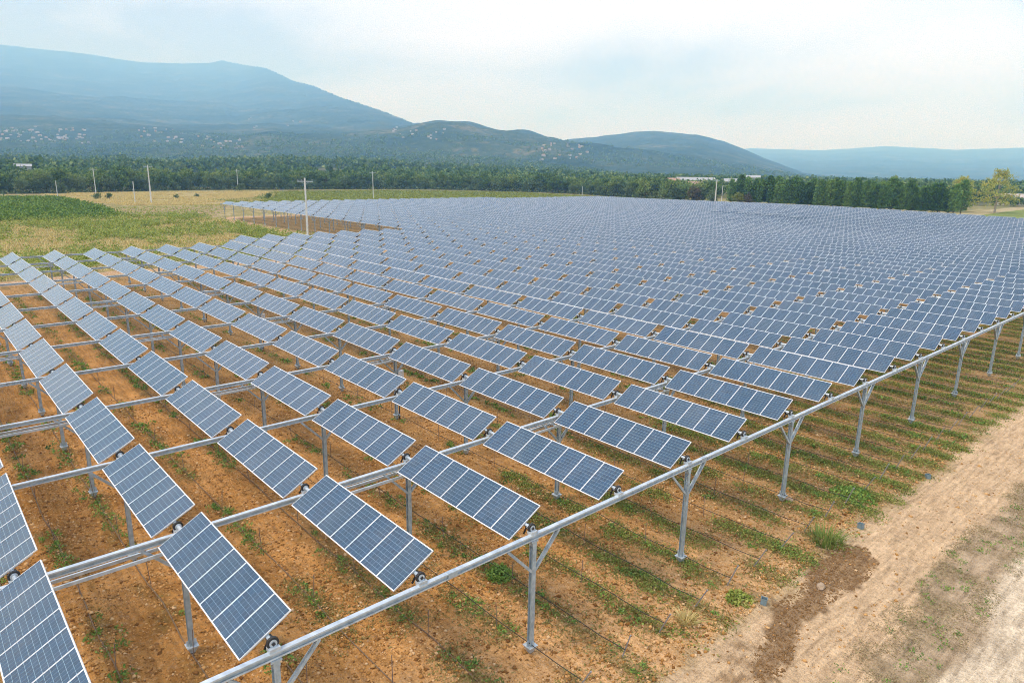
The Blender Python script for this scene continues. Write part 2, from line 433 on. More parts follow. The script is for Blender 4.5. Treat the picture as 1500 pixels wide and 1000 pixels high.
def region_colour(x, y):
    n1 = fbm(x * 0.35, y * 0.35, 21, 4) - 0.5
    n2 = fbm(x * 1.1, y * 1.1, 31, 3) - 0.5
    n3 = fbm(x * 0.03, y * 0.03, 41, 4) - 0.5
    yd = y + 2.2 * n1 + 1.1 * n2
    xd = x + 2.0 * n1
    def col(c): return np.array(c)[None, :] * np.ones((len(x), 1))
    def mix(C, c, w): return C * (1 - w[:, None]) + np.asarray(c)[None, :] * w[:, None] if np.ndim(c) == 1 else C * (1 - w[:, None]) + c * w[:, None]
    # open country
    C = col((0.24, 0.21, 0.08))
    C = mix(C, (0.38, 0.31, 0.15), sstep(0.0, 0.10, n1))
    C = mix(C, (0.09, 0.12, 0.04), sstep(330, 700, np.hypot(x, y)))
    C = mix(C, (0.36, 0.29, 0.12), inpoly(xd, yd, DRY).astype(float) * 0.85)
    C = mix(C, (0.17, 0.21, 0.035), inpoly(xd, yd, YG).astype(float))
    C = mix(C, (0.34, 0.25, 0.14), inpoly(xd, yd, YOUNG).astype(float))
    C = mix(C, (0.10, 0.13, 0.03), inpoly(xd, yd, VINEYARD).astype(float))
    C = mix(C, (0.17, 0.22, 0.05), ((xd > 262) & (xd < 700) & (yd < 95) & (yd > -40)).astype(float))
    C = mix(C, (0.42, 0.34, 0.20), ((np.abs(yd - 88 - (xd - 365) * 0.05) < 5) & (xd > 356) & (xd < 520)).astype(float) * 0.8)
    C = mix(C, (0.17, 0.095, 0.05), ((xd > 333) & (xd < 362) & (yd > 78) & (yd < 192)).astype(float))
    # soil under the panels
    soilA = sstep(-4.4, -3.4, yd) * (1 - sstep(101, 104, yd)) * (1 - sstep(74, 78, xd)) * (xd > -60)
    soilB = sstep(-4.4, -3.4, yd) * (1 - sstep(216, 220, yd)) * sstep(72, 76, xd) * (1 - sstep(250, 258, xd))
    soil = np.maximum(soilA, soilB)
    wet_y = sstep(6, -3, y + 5 * n1)          # soil gets paler and drier towards the field's front edge
    tone = np.clip(0.5 + 1.6 * n1 + 1.0 * n2, 0, 1)
    sc = np.array((0.370, 0.172, 0.042))[None] * (1 - tone[:, None]) + np.array((0.58, 0.295, 0.095))[None] * tone[:, None]
    pale = np.array((0.62, 0.385, 0.190))
    sc = sc * (1 - 0.75 * wet_y[:, None]) + pale[None] * 0.75 * wet_y[:, None]
    farx = sstep(12, 36, x + 0.25 * y)  # weedy olive tone and the shade under dense panels, both painted into the soil colour
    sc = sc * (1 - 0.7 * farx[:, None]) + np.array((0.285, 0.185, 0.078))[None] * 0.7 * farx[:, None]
    # weed-grown strip along each vine row
    rowd = np.abs((x / ROWX + 0.5) % 1.0 - 0.5) * ROWX
    wv = fbm(x * 0.9 + 50, y * 0.35, 61, 3)
    veg = (1 - sstep(0.18, 0.62, rowd + 0.8 * n2)) * sstep(0.38, 0.60, wv + 0.10 * wet_y)
    sc = sc * (1 - 0.6 * veg[:, None]) + np.array((0.13, 0.105, 0.035))[None] * 0.6 * veg[:, None]
    far_soil = sstep(100, 130, y)
    sc = sc * (1 - 0.7 * far_soil[:, None]) + np.array((0.24, 0.17, 0.075))[None] * 0.7 * far_soil[:, None]
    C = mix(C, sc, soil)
    # dirt track, grassy verge and pale gravel along the front of the field
    front = 1 - sstep(-4.4, -3.5, yd)
    tr = np.array((0.62, 0.44, 0.265)); tr2 = np.array((0.50, 0.34, 0.195))
    tk = tr[None] * np.clip(0.72 + 0.9 * n2, 0, 1)[:, None] + tr2[None] * (1 - np.clip(0.72 + 0.9 * n2, 0, 1))[:, None]
    C = mix(C, tk, front)
    verge = sstep(-7.7, -8.3, yd)
    vb = np.clip(0.5 + 2.5 * n2, 0, 1)
    vg = np.array((0.46, 0.34, 0.22))[None] * vb[:, None] + np.array((0.31, 0.225, 0.13))[None] * (1 - vb[:, None])
    C = mix(C, vg, verge)
    C = mix(C, (0.64, 0.52, 0.37), sstep(-9.9, -10.5, yd))
    wet = inpoly(x + 1.6 * n2 + 0.9 * n1, y + 1.6 * n2, WET).astype(float)
    for p0, p1 in (((15.4, -5.9), (14.6, -4.9)), ((14.6, -6.2), (13.7, -5.3)), ((16.2, -5.6), (15.5, -4.7))):
        wet = np.maximum(wet, 0.8 * (1 - sstep(0.10, 0.24, segdist(x, y, [p0, p1]) + 0.3 * n2)))
    C = mix(C, (0.20, 0.115, 0.05), wet * 0.80)
    for pts, hw in PATHS:
        d = segdist(x, y, pts) + 3.0 * n1 + 1.5 * n2
        C = mix(C, (0.48, 0.315, 0.18), 1 - sstep(hw * 0.8, hw * 1.2, d))
    return C

def axis(dense, lo, hi):
    a = list(dense)
    step = a[-1] - a[-2]; v = a[-1]
    while v < hi:
        step *= 1.16; v += step; a.append(min(v, hi))
    step = a[1] - a[0]; v = a[0]
    while v > lo:
        step *= 1.25; v -= step; a.insert(0, max(v, lo))
    return np.array(a)
gx = axis(np.concatenate([np.arange(-10, 55, 0.24), np.arange(55, 130, 0.8), np.arange(130, 380, 2.5)]), -15500, 15500)
gy = axis(np.concatenate([np.arange(-15, 34, 0.24), np.arange(34, 120, 0.6), np.arange(120, 250, 1.5), np.arange(250, 480, 3)]), -15500, 15500)
GX, GY = np.meshgrid(gx, gy)
fx, fy = GX.ravel(), GY.ravel()
V = np.stack([fx, fy, ground_z(fx, fy)], 1)
nx, ny = len(gx), len(gy)
ii, jj = np.meshgrid(np.arange(nx - 1), np.arange(ny - 1))
q0 = (jj * nx + ii).ravel()
F = np.stack([q0, q0 + 1, q0 + nx + 1, q0 + nx], 1)

def mat_ground():
    m, t, b = new_mat('earth')
    at = N(t, 'ShaderNodeAttribute', attribute_name='soil_colour')
    p = pos_(t)
    base = at.outputs['Color']
    n_big = noise_(t, p, 0.8, 4.0, 0.6)
    n_mid = noise_(t, p, 4.0, 4.0, 0.65)
    n_fin = noise_(t, p, 19.0, 3.0, 0.7)
    vo = N(t, 'ShaderNodeTexVoronoi', i_Scale=7.5); t.links.new(p, vo.inputs['Vector'])
    vd = vo.outputs['Distance']
    f = math_(t, 'ADD', math_(t, 'MULTIPLY', n_mid, vb=0.9), math_(t, 'MULTIPLY', n_fin, vb=0.9))
    f = math_(t, 'ADD', f, math_(t, 'MULTIPLY', n_big, vb=0.45))
    # tillage: streaks along the vine rows under the panels, along the wheel tracks in front of them
    sp = N(t, 'ShaderNodeSeparateXYZ'); t.links.new(p, sp.inputs[0])
    infield = math_(t, 'GREATER_THAN', sp.outputs[1], vb=-4.2)
    def streak(sx, sy):
        mpn = N(t, 'ShaderNodeMapping'); mpn.inputs['Scale'].default_value = (sx, sy, 1.0)
        t.links.new(p, mpn.inputs['Vector'])
        return noise_(t, mpn.outputs[0], 1.0, 4.0, 0.6, 0.6)
    st1 = streak(4.2, 0.45); st2 = streak(0.5, 4.5)
    strk = math_(t, 'ADD', math_(t, 'MULTIPLY', st1, infield), math_(t, 'MULTIPLY', st2, math_(t, 'SUBTRACT', None, infield, va=1.0)))
    f = math_(t, 'ADD', f, math_(t, 'MULTIPLY', math_(t, 'SUBTRACT', strk, vb=0.5), vb=1.1))
    r = ramp(t, [(0.30, (0.36, 0.33, 0.30)), (0.52, (0.94, 0.93, 0.92)), (0.72, (1.42, 1.44, 1.46))])
    t.links.new(math_(t, 'MULTIPLY', f, vb=0.49), r.inputs[0])
    c = mixc(t, 1.0, base, r.outputs[0], 'MULTIPLY')
    vc = N(t, 'ShaderNodeSeparateColor'); L(t, vo, vc, 1, 0)
    st = math_(t, 'GREATER_THAN', vc.outputs[0], vb=0.80)
    c = mixc(t, math_(t, 'MULTIPLY', st, vb=0.16), c, (0.55, 0.42, 0.28))
    t.links.new(c, b.inputs['Base Color'])
    b.inputs['Roughness'].default_value = 0.95
    b.inputs['Specular IOR Level'].default_value = 0.15
    h = math_(t, 'ADD', math_(t, 'MULTIPLY', n_fin, vb=0.45), math_(t, 'MULTIPLY', n_mid, vb=0.8))
    h = math_(t, 'SUBTRACT', h, math_(t, 'MULTIPLY', vd, vb=0.5))
    h = math_(t, 'ADD', h, math_(t, 'MULTIPLY', strk, vb=0.9))
    bp = N(t, 'ShaderNodeBump', i_Strength=1.0, i_Distance=0.16); t.links.new(h, bp.inputs['Height'])
    t.links.new(bp.outputs[0], b.inputs['Normal'])
    return m
M_ground = mat_ground()

fcx = (GX[:-1, :-1] + GX[1:, 1:]).ravel() / 2
fcy = (GY[:-1, :-1] + GY[1:, 1:]).ravel() / 2
reg = np.zeros(len(F), int)
reg[(fcy < -3.9) & (fcy > -8.0) & (fcx > -60) & (fcx < 250)] = 1
reg[(fcy <= -9.9 - 0.0) & (fcy > -60) & (fcx > -60) & (fcx < 250)] = 2
for pts, hw in PATHS:
    reg[segdist(fcx, fcy, pts) < hw] = 3
reg[inpoly(fcx, fcy, WET)] = 4
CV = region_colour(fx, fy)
for k, nm in enumerate(('ground', 'dirt_track', 'gravel_road', 'path', 'wet_soil')):
    Fk = F[reg == k]
    used, inv = np.unique(Fk.ravel(), return_inverse=True)
    me = fast_mesh(nm, V[used], inv.reshape(-1, 4), [M_ground], smooth=True)
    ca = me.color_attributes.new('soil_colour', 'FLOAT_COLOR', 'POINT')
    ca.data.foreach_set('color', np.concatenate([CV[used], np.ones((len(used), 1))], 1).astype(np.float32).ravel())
    structure(obj(nm, me))

# ------------------------------------------------------------------ the mountains
A_ = np.array([(-40, .10), (-10, .118), (6.85, .1238), (9.0, .1227), (11.3, .1221), (14.5, .1178), (17.5, .1203), (19.3, .1235), (20.0, .1275), (20.7, .1248),
               (23.0, .1218), (24.9, .1069), (26.3, .1023), (28.3, .0892), (31.4, .0736), (33.7, .0588), (35.6, .0587), (38.8, .0563), (42.1, .0501),
               (44.8, .0391), (47.6, .0252), (50.8, .005), (54, 0.0), (140, 0.0)])
B_ = np.array([(-40, 0), (39, 0.0), (41.0, .0067), (43.2, .0304), (45.4, .0392), (48.6, .0464), (51.2, .0522), (52.8, .0543), (54.9, .0509), (55.9, .0502),
               (58.0, .0407), (61.1, .0193), (64.0, .0050), (67, 0), (140, 0)])
C_ = np.array([(-40, 0), (48, 0), (55, .0216), (60, .0322), (64.8, .0302), (69.2, .0355), (73.4, .0316), (77.1, .0339), (90, .036), (140, .03)])
def hill_z(az, r):
    """az in degrees from +y towards +x, r metres, both seen from the array's front"""
    out = np.zeros_like(r)
    for T, D, r0, p in ((A_, np.interp(az, [-40, 20.5, 24.5, 29, 34, 60], [13000, 12500, 9000, 6200, 4600, 4600]), 430.0, 1.72),
                        (B_, np.full_like(az, 4700.0), 1500.0, 1.35), (C_, np.full_like(az, 14200.0), 5000.0, 1.2)):
        H = np.interp(az, T[:, 0], T[:, 1]) * D
        H = np.where(H > 0, H + 17 * sstep(0.002, 0.02, np.interp(az, T[:, 0], T[:, 1])), 0)
        t = (r - r0) / (D - r0)
        up = np.clip(t, 0, 1) ** p
        dn = np.clip(1 - (t - 1) * 1.6, 0, 1)
        h = H * np.where(t < 1, up, dn)
        x = r * np.sin(np.radians(az)); y = r * np.cos(np.radians(az))
        n = fbm(x / 900.0, y / 900.0, 71, 5) - 0.5
        rg = 1 - 2 * np.abs(fbm(x / 1500.0 + 9, y / 1500.0, 77, 4) - 0.5)
        amp = np.clip(t, 0, 1.2) * np.clip(1.0 - t, 0.0, 1) * 4
        h = h + (n * 0.14 + (rg - 0.8) * 0.16) * H * amp * np.interp(az, [20, 32], [0.42, 0.8]) * (t > 0) + (fbm(x / 120.0, y / 120.0, 83, 3) - 0.5) * 14 * np.clip(t * 3, 0, 1) ** 1.5 * np.clip(H / 100, 0, 1)
        out = np.maximum(out, h)
    # low foothills in front of the ridges
    x = r * np.sin(np.radians(az)); y = r * np.cos(np.radians(az))
    fh = np.clip(fbm(x / 700.0 + 4, y / 700.0, 91, 4) - 0.40, 0, 1) * 190 * sstep(1500, 2300, r) * (1 - sstep(3300, 4200, r)) * sstep(28, 36, az) * (1 - sstep(46, 56, az))
    return np.maximum(out, 0) + fh
def hill_xy(x, y):
    dx_, dy_ = x - CAM_C[0], y - CAM_C[1]
    return hill_z(np.degrees(np.arctan2(dx_, dy_)), np.hypot(dx_, dy_))
az = np.arange(-28, 112, 0.22)
rr = np.concatenate([np.geomspace(445, 5200, 150), np.geomspace(5300, 15000, 60)])
AZ, RR = np.meshgrid(az, rr)
hz = hill_z(AZ.ravel(), RR.ravel())
V = np.stack([CAM_C[0] + RR.ravel() * np.sin(np.radians(AZ.ravel())), CAM_C[1] + RR.ravel() * np.cos(np.radians(AZ.ravel())), hz - 0.6], 1)
ii, jj = np.meshgrid(np.arange(len(az) - 1), np.arange(len(rr) - 1))
q0 = (jj * len(az) + ii).ravel()
F = np.stack([q0, q0 + len(az), q0 + len(az) + 1, q0 + 1], 1)
def mat_hill():
    m, t, b = new_mat('wooded_slope')
    p = pos_(t)
    n1 = noise_(t, p, 0.0035, 5.0, 0.6)
    n2 = noise_(t, p, 0.03, 5.0, 0.7)
    f = math_(t, 'ADD', math_(t, 'MULTIPLY', n1, vb=0.6), math_(t, 'MULTIPLY', n2, vb=0.60))
    r = ramp(t, [(0.40, (0.018, 0.038, 0.034)), (0.52, (0.036, 0.064, 0.048)), (0.66, (0.065, 0.092, 0.055)), (0.82, (0.22, 0.19, 0.12))])
    t.links.new(f, r.inputs[0]); L(t, r, b)
    b.inputs['Roughness'].default_value = 1.0
    b.inputs['Specular IOR Level'].default_value = 0.0
    bp = N(t, 'ShaderNodeBump', i_Strength=1.0, i_Distance=14.0); t.links.new(n2, bp.inputs['Height'])
    t.links.new(bp.outputs[0], b.inputs['Normal'])
    return m
structure(obj('mountains', fast_mesh('mountains', V, F, [mat_hill()], smooth=True)))

# ------------------------------------------------------------------ solar panels on their axes
NMOD, MODP, MODL, MODW, ZTOP = 7, 7.1 / 7, 7.1 / 7 - 0.014, 1.6815, 0.128
def module_arrays():
    """one framed module, length across x (MODW) and width along y (MODL), glass at ZTOP; returns V, F, uv, material index"""
    a, b, th = MODW / 2, MODL / 2, 0.040
    Vv, Ff, U, Mi = [], [], [], []
    def quad(p, m, uv=None):
        o = len(Vv); Vv.extend(p); Ff.append([o, o + 1, o + 2, o + 3]); Mi.append(m)
        U.extend(uv or [(0, 0)] * 4)
    z1, z0 = ZTOP, ZTOP - th
    zi = z1 - 0.004
    # frame top ring
    ox, oy, ix, iy = a, b, a - 0.034, b - 0.017
    quad([(-ox, -oy, z1), (ox, -oy, z1), (ix, -iy, z1), (-ix, -iy, z1)], 1)
    quad([(ox, -oy, z1), (ox, oy, z1), (ix, iy, z1), (ix, -iy, z1)], 1)
    quad([(ox, oy, z1), (-ox, oy, z1), (-ix, iy, z1), (ix, iy, z1)], 1)
    quad([(-ox, oy, z1), (-ox, -oy, z1), (-ix, -iy, z1), (-ix, iy, z1)], 1)
    # sides
    for (p, q) in (((-ox, -oy), (ox, -oy)), ((ox, -oy), (ox, oy)), ((ox, oy), (-ox, oy)), ((-ox, oy), (-ox, -oy))):
        quad([(p[0], p[1], z0), (q[0], q[1], z0), (q[0], q[1], z1), (p[0], p[1], z1)], 1)
    for (p, q) in (((-ix, -iy), (ix, -iy)), ((ix, -iy), (ix, iy)), ((ix, iy), (-ix, iy)), ((-ix, iy), (-ix, -iy))):
        quad([(p[0], p[1], z1), (q[0], q[1], z1), (q[0], q[1], zi), (p[0], p[1], zi)], 1)
    quad([(-ox, -oy, z0), (-ox, oy, z0), (ox, oy, z0), (ox, -oy, z0)], 2)
    e = 0.012   # white margin round the cells comes from uv running past 0..1
    eu, ev = e / (2 * iy), e / (2 * ix)
    u0, u1, v0, v1 = 0.0, 1.0, 0.0, 1.0
    quad([(-ix, -iy, zi), (ix, -iy, zi), (ix, iy, zi), (-ix, iy, zi)], 0, [(u0, v0), (u0, v1), (u1, v1), (u1, v0)])
    return np.array(Vv), np.array(Ff), np.array(U), np.array(Mi)
mV, mF, mU, mM = module_arrays()
PM = [M_cells, M_alu, M_back]
module_mesh = fast_mesh('solar_module', mV, mF, PM, uv=mU, midx=mM)
mb = MB()
mb.tube([(0, -BAY / 2 + 0.12, 0), (0, BAY / 2 + 0.12, 0)], 0.062, 8)
for k in range(NMOD + 1):
    y = -3.55 + k * MODP
    y = min(max(y, -3.50), 3.50)
    mb.box((0, y, 0.072), (1.35, 0.05, 0.034))
tube_mesh = mb.mesh('torque_tube', [M_galv])
mb = MB()
yb = -BAY / 2
def ring(mb, c, y0, y1, ro, ri, n, m):
    o = len(mb.v)
    for y in (y0, y1):
        for r in (ro, ri):
            for k in range(n):
                a = 2 * math.pi * k / n
                mb.v.append((c[0] + r * math.cos(a), y, c[1] + r * math.sin(a)))
    for k in range(n):
        l = (k + 1) % n
        A0, B0, C0, D0 = o, o + n, o + 2 * n, o + 3 * n
        for f in ((A0 + k, A0 + l, C0 + l, C0 + k), (B0 + l, B0 + k, D0 + k, D0 + l), (A0 + l, A0 + k, B0 + k, B0 + l), (C0 + k, C0 + l, D0 + l, D0 + k)):
            mb.f.append(list(f)); mb.m.append(m)
ring(mb, (0, 0), yb + 0.06, yb + 0.14, 0.165, 0.100, 20, 0)
mb.box((0.02, yb + 0.30, -0.06), (0.16, 0.22, 0.16))
mb.bar((0.0, yb + 0.36, -0.05), (-0.26, yb + 0.36, -0.20), 0.05, 0.04)
bearing_mesh = mb.mesh('bearing', [M_rubber])
mb = MB()
mb.tube([(0, yb + 0.03, 0), (0, yb + 0.17, 0)], 0.104, 16, 0)
mb.box((0, yb + 0.020, 0), (0.085, 0.03, 0.085), 1)
hub_mesh = mb.mesh('hub', [M_galv, M_rubber])
mb = MB()
mb.box((0, yb + 0.05, -0.145), (0.30, 0.22, 0.115))          # saddle that carries the bearing on the beam
mb.box((0.0, yb + 0.24, -0.02), (0.10, 0.16, 0.10))
saddle_mesh = mb.mesh('saddle', [M_galv])

I0, I1 = -4, 53
def bays(i):
    return 12 if i <= 7 else (13 if i < 16 else (27 if i < 40 else 26))
def lift(i, j):
    """the structure follows the land: a slight hollow in the far right of the field"""
    x, y = i * PITCH, j * BAY
    return -1.1 * np.exp(-(((x - 170) / 40.0) ** 2 + ((y - 60) / 55.0) ** 2)) + 0.9 * np.exp(-(((x - 240) / 28.0) ** 2 + ((y - 95) / 60.0) ** 2))
panels = []
for i in range(I0, I1):
    for j in range(bays(i)):
        dt = rng.normal(0, 0.016)
        if 36 <= i <= 45 and 5 <= j <= 11 and ((i * 3 + j) % 4 != 0):
            dt -= 0.11
        if 41 <= i <= 42 and 10 <= j <= 13:
            dt -= 0.25
        panels.append((i, j, i * PITCH, (j + 0.5) * BAY, AXH + float(lift(i, j + 0.5)), TILT + dt))
def quad_area(pn):
    c, s = math.cos(pn[5]), math.sin(pn[5])
    X = np.array([(pn[2] + a * 0.84 * c, pn[3] + b * 3.55, pn[4] - a * 0.84 * s) for a, b in ((-1, 1), (1, 1), (1, -1), (-1, -1))])
    P = to_px(X)
    if P[:, 2].min() < 1: return 0, P
    Q = np.clip(P[:, :2], (0, 0), (1500, 1000))
    ar = 0.5 * abs(sum(Q[k, 0] * Q[(k + 1) % 4, 1] - Q[(k + 1) % 4, 0] * Q[k, 1] for k in range(4)))
    return ar, P
rank = []
for pn in panels:
    a, P = quad_area(pn)
    rank.append(a)
order = np.argsort(-np.array(rank))
single = set(int(k) for k in order[:300] if rank[k] > 30)
first_in_row = {}
for k, pn in enumerate(panels):
    if rank[k] > 30:
        first_in_row[pn[1]] = min(first_in_row.get(pn[1], 999), pn[0])
GP = 'tilted solar panels above the vineyard rows'
massV, massF, massU, massM = [], [], [], []
tV, tF = [], []
for k, (i, j, x, y, z, t) in enumerate(panels):
    if k in single:
        root = obj('solar_panel', None, None, (x, y, z), (0, t, 0))
        n = i - first_in_row[j] + 1
        rowname = 'the row along the front beam' if j == 0 else 'the %s row from the front beam' % ordinal(j + 1)
        tag(root, 'blue seven-module solar panel, %s from the left in %s' % (ordinal(n), rowname), 'solar panel', GP)
        for q in range(NMOD):
            obj('solar_module', module_mesh, root, (0, -3.55 + (q + 0.5) * MODP, 0))
        obj('torque_tube', tube_mesh, root)
        br = obj('bearing', bearing_mesh, root)
        obj('hub', hub_mesh, br)
        sa = obj('saddle', saddle_mesh, root, None, (0, -t, 0))
    else:
        c, s = math.cos(t), math.sin(t)
        for q in range(NMOD):
            P = mV + np.array([0, -3.55 + (q + 0.5) * MODP, 0])
            W = np.stack([x + P[:, 0] * c + P[:, 2] * s, y + P[:, 1], z - P[:, 0] * s + P[:, 2] * c], 1)
            massF.append(mF + len(massV) * len(mV)); massV.append(W); massU.append(mU); massM.append(mM)
        tV.append((x, y, z))
o = obj('distant_solar_panels', fast_mesh('distant_solar_panels', np.concatenate(massV), np.concatenate(massF), PM, uv=np.concatenate(massU), midx=np.concatenate(massM)))
stuff(o, 'far rows of small blue-grey solar panels filling the field to the trees', 'solar panels')
mb = MB()
for (x, y, z) in tV:
    mb.tube([(x, y - BAY / 2, z), (x, y + BAY / 2, z)], 0.06, 5, 0, False)
    if x < 130:
        mb.tube([(x, y - BAY / 2 + 0.06, z), (x, y - BAY / 2 + 0.15, z)], 0.18, 10, 1)
        mb.box((x, y - BAY / 2 + 0.30, z - 0.06), (0.5, 0.22, 0.16), 1)
stuff(obj('distant_torque_tubes', mb.mesh('distant_torque_tubes', [M_galv, M_rubber])), 'grey tubes and black bearings under the far rows of panels', 'torque tubes')

# ------------------------------------------------------------------ beams
BZ = 4.735          # beam centre height; its top lies just below the bearing saddles
def beam_run(j):
    """first and last axis index that line j carries"""
    hi = max(i for i in range(I0, I1) if bays(i) >= j)
    lo = min(i for i in range(I0, I1) if bays(i) >= j)
    return lo, hi
def beam_mesh(j):
    lo, hi = beam_run(j)
    mb = MB()
    idx = list(range(lo, hi + 1))
    xs = [lo * PITCH - 1.2] + [i * PITCH for i in idx] + [hi * PITCH + 1.0]
    zs = [BZ + float(lift(x / PITCH, j)) for x in xs]
    y = j * BAY
    for a in range(len(xs) - 1):
        p0 = Vector((xs[a], y, zs[a])); p1 = Vector((xs[a + 1], y, zs[a + 1]))
        g = Vector((0.004, 0, 0)) if a % 2 else Vector((0, 0, 0))
        u = Vector((0, 0, 1)); sy = Vector((0, 1, 0))
        mb.bar(p0 + u * 0.0875, p1 + u * 0.0875 - g, 0.16, 0.025)
        mb.bar(p0 - u * 0.0875, p1 - u * 0.0875 - g, 0.16, 0.025)
        for s in (-1, 1):
            mb.bar(p0 + sy * s * 0.030, p1 + sy * s * 0.030 - g, 0.014, 0.149, 1)
            mb.bar(p0 + sy * s * 0.073 + u * 0.0625, p1 + sy * s * 0.073 + u * 0.0625 - g, 0.012, 0.024)
            mb.bar(p0 + sy * s * 0.073 - u * 0.0625, p1 + sy * s * 0.073 - u * 0.0625 - g, 0.012, 0.024)
    me = mb.mesh('beam', [M_galv, M_galv2])
    sp = MB()
    for a in range(1, len(xs) - 1):
        if a % 3 == 0:
            sp.box((xs[a] + 1.1, y, zs[a] + 0.0), (0.36, 0.166, 0.206))
    return me, sp.mesh('splice_plate', [M_galv2])
JMAX = 27
for j in range(JMAX + 1):
    me, sp = beam_mesh(j)
    b = obj('steel_beam', me)
    if j == 0:
        lb = 'long galvanised steel beam along the front edge of the solar field'
    else:
        lb = 'galvanised steel beam carrying panel ends, %s beam from the front edge' % ordinal(j + 1)
    tag(b, lb, 'beam', 'parallel steel beams of the solar field')
    obj('splice_plate', sp, b)
    if j % 2 == 1:
        lo, hi = beam_run(j)
        rl = MB(); cl = MB()
        for sy_ in (-1, 1):
            rl.bar((0.1, sy_ * 0.23, -0.37), (PITCH - 0.1, sy_ * 0.23, -0.37), 0.07, 0.11)
        for xx in (0.5, PITCH - 0.5):
            rl.bar((xx, -0.32, -0.295), (xx, 0.32, -0.295), 0.08, 0.04)
            rl.bar((xx, 0, -0.275), (xx, 0, -0.1015), 0.08, 0.08)
        if j == 1: rail_mesh = rl.mesh('bracing_rail', [M_galv])
        for i in range(max(lo, -3), min(hi, 24)):
            if i % 2:
                obj('bracing_rail', rail_mesh, b, (i * PITCH, j * BAY, BZ + float(lift(i + 0.5, j))))

# ------------------------------------------------------------------ posts
def post_parts():
    sh = MB()
    sh.box((0, 0, 2.475), (0.012, 0.156, 4.15)); sh.box((0, 0.0845, 2.475), (0.17, 0.013, 4.15)); sh.box((0, -0.0845, 2.475), (0.17, 0.013, 4.15))
    sh.box((0, 0, 4.592), (0.30, 0.22, 0.062))
    sh.box((0, 0, 4.48), (0.19, 0.20, 0.16))
    ft = MB()
    ft.box((0, 0, 0.385), (0.40, 0.40, 0.022))
    for sx, sy in ((1, 0), (-1, 0), (0, 1), (0, -1)):
        # flaring gussets that taper down to the driven pile
        a = 0.19; c = 0.075
        if sx:
            p = [(sx * c, -c, 0.10), (sx * c, c, 0.10), (sx * a, a, 0.373), (sx * a, -a, 0.373)]
        else:
            p = [(-c, sy * c, 0.10), (c, sy * c, 0.10), (a, sy * a, 0.373), (-a, sy * a, 0.373)]
        q = [(u * 0.9, v * 0.9, w_) for u, v, w_ in p]
        ft.add(p + q, [(0, 1, 2, 3), (7, 6, 5, 4), (0, 4, 5, 1), (1, 5, 6, 2), (2, 6, 7, 3), (3, 7, 4, 0)])
    for s in (-1, 1):
        ft.box((s * 0.13, 0, 0.50), (0.09, 0.012, 0.20)); ft.box((0, s * 0.14, 0.50), (0.012, 0.09, 0.20))
    pl = MB(); pl.box((0, 0, -0.02), (0.12, 0.12, 0.60))
    kb = []
    for s in (-1, 1):
        m_ = MB()
        m_.bar((s * 0.08, 0, 3.42), (s * 1.22, 0, 4.62), 0.012, 0.10, 0, (0, 0, 1))
        m_.bar((s * 0.08, 0.045, 3.42), (s * 1.22, 0.045, 4.62), 0.07, 0.012, 0, (0, 0, 1))
        m_.bar((s * 0.08, -0.045, 3.42), (s * 1.22, -0.045, 4.62), 0.07, 0.10, 0, (0, 0, 1))
        kb.append(m_.mesh('knee_brace', [M_galv2]))
    return sh.mesh('shaft', [M_galv2]), ft.mesh('foot_bracket', [M_galv]), pl.mesh('pile', [M_pile]), kb
sh_m, ft_m, pl_m, kb_m = post_parts()
posts = []
for j in range(JMAX + 1):
    lo, hi = beam_run(j)
    for i in range(lo, hi + 1):
        if i % 2 == 0:
            x, y = i * PITCH, j * BAY
            P = to_px(np.array([(x, y, 0.3), (x, y, 4.5)]))
            vis = P[:, 2].min() > 2 and -30 < P[0, 0] < 1530 and -30 < P[1, 1] < 1000
            d = np.hypot(x - CAM_C[0], y - CAM_C[1])
            open_edge = (j == 0) or (i <= 20 and i >= 16) or (i < 16)
            posts.append((0 if (vis and open_edge) else 1, d, i, j, x, y, float(lift(i, j))))
posts.sort()
pf = {}
for p in posts[:300]:
    if p[0] == 0: pf[p[3]] = min(pf.get(p[3], 999), p[2])
rest = MB()
for k, (hid, d, i, j, x, y, dz) in enumerate(posts):
    if k < 300 and not hid:
        g0 = float(ground_z(np.array([x]), np.array([y]))[0])
        r = obj('steel_post', None, None, (x, y, 0))
        n = (i - pf[j]) // 2 + 1
        where = 'the front edge beam' if j == 0 else 'the %s beam from the front' % ordinal(j + 1)
        tag(r, 'grey steel post under %s, %s from the left' % (where, ordinal(n)), 'post', 'steel posts of the solar field')
        s_ = obj('shaft', sh_m, r)
        obj('foot_bracket', ft_m, r); obj('pile', pl_m, r)
        for q in kb_m: obj('knee_brace', q, r)
    else:
        rest.box((x, y, 2.25 + dz / 2), (0.16, 0.18, 4.54 + dz))
stuff(obj('distant_steel_posts', rest.mesh('distant_steel_posts', [M_galv2])), 'grey steel posts standing in rows under the far panels', 'posts')

# inverter boxes on posts
for (i, j, where) in ((4, 3, 'fourth'), (4, 6, 'seventh'), (4, 8, 'ninth')):
    mb = MB(); mb.box((0, 0, 0), (0.42, 0.24, 0.95)); mb.box((0, 0, 0.49), (0.48, 0.32, 0.03)); 
    mb.box((0, -0.125, 0.05), (0.34, 0.012, 0.70))
    o = obj('electrical_cabinet', mb.mesh('electrical_cabinet', [M_box]), None, (i * PITCH + 0.36, j * BAY, 3.0))
    tag(o, 'light grey electrical cabinet on a post under the %s beam from the front' % where, 'electrical cabinet', 'electrical cabinets on posts')
    cn = MB(); cn.tube([(-0.10, 0, -0.47), (-0.10, 0, -2.95)], 0.035, 6)
    obj('conduit', cn.mesh('conduit', [M_rubber]), o)

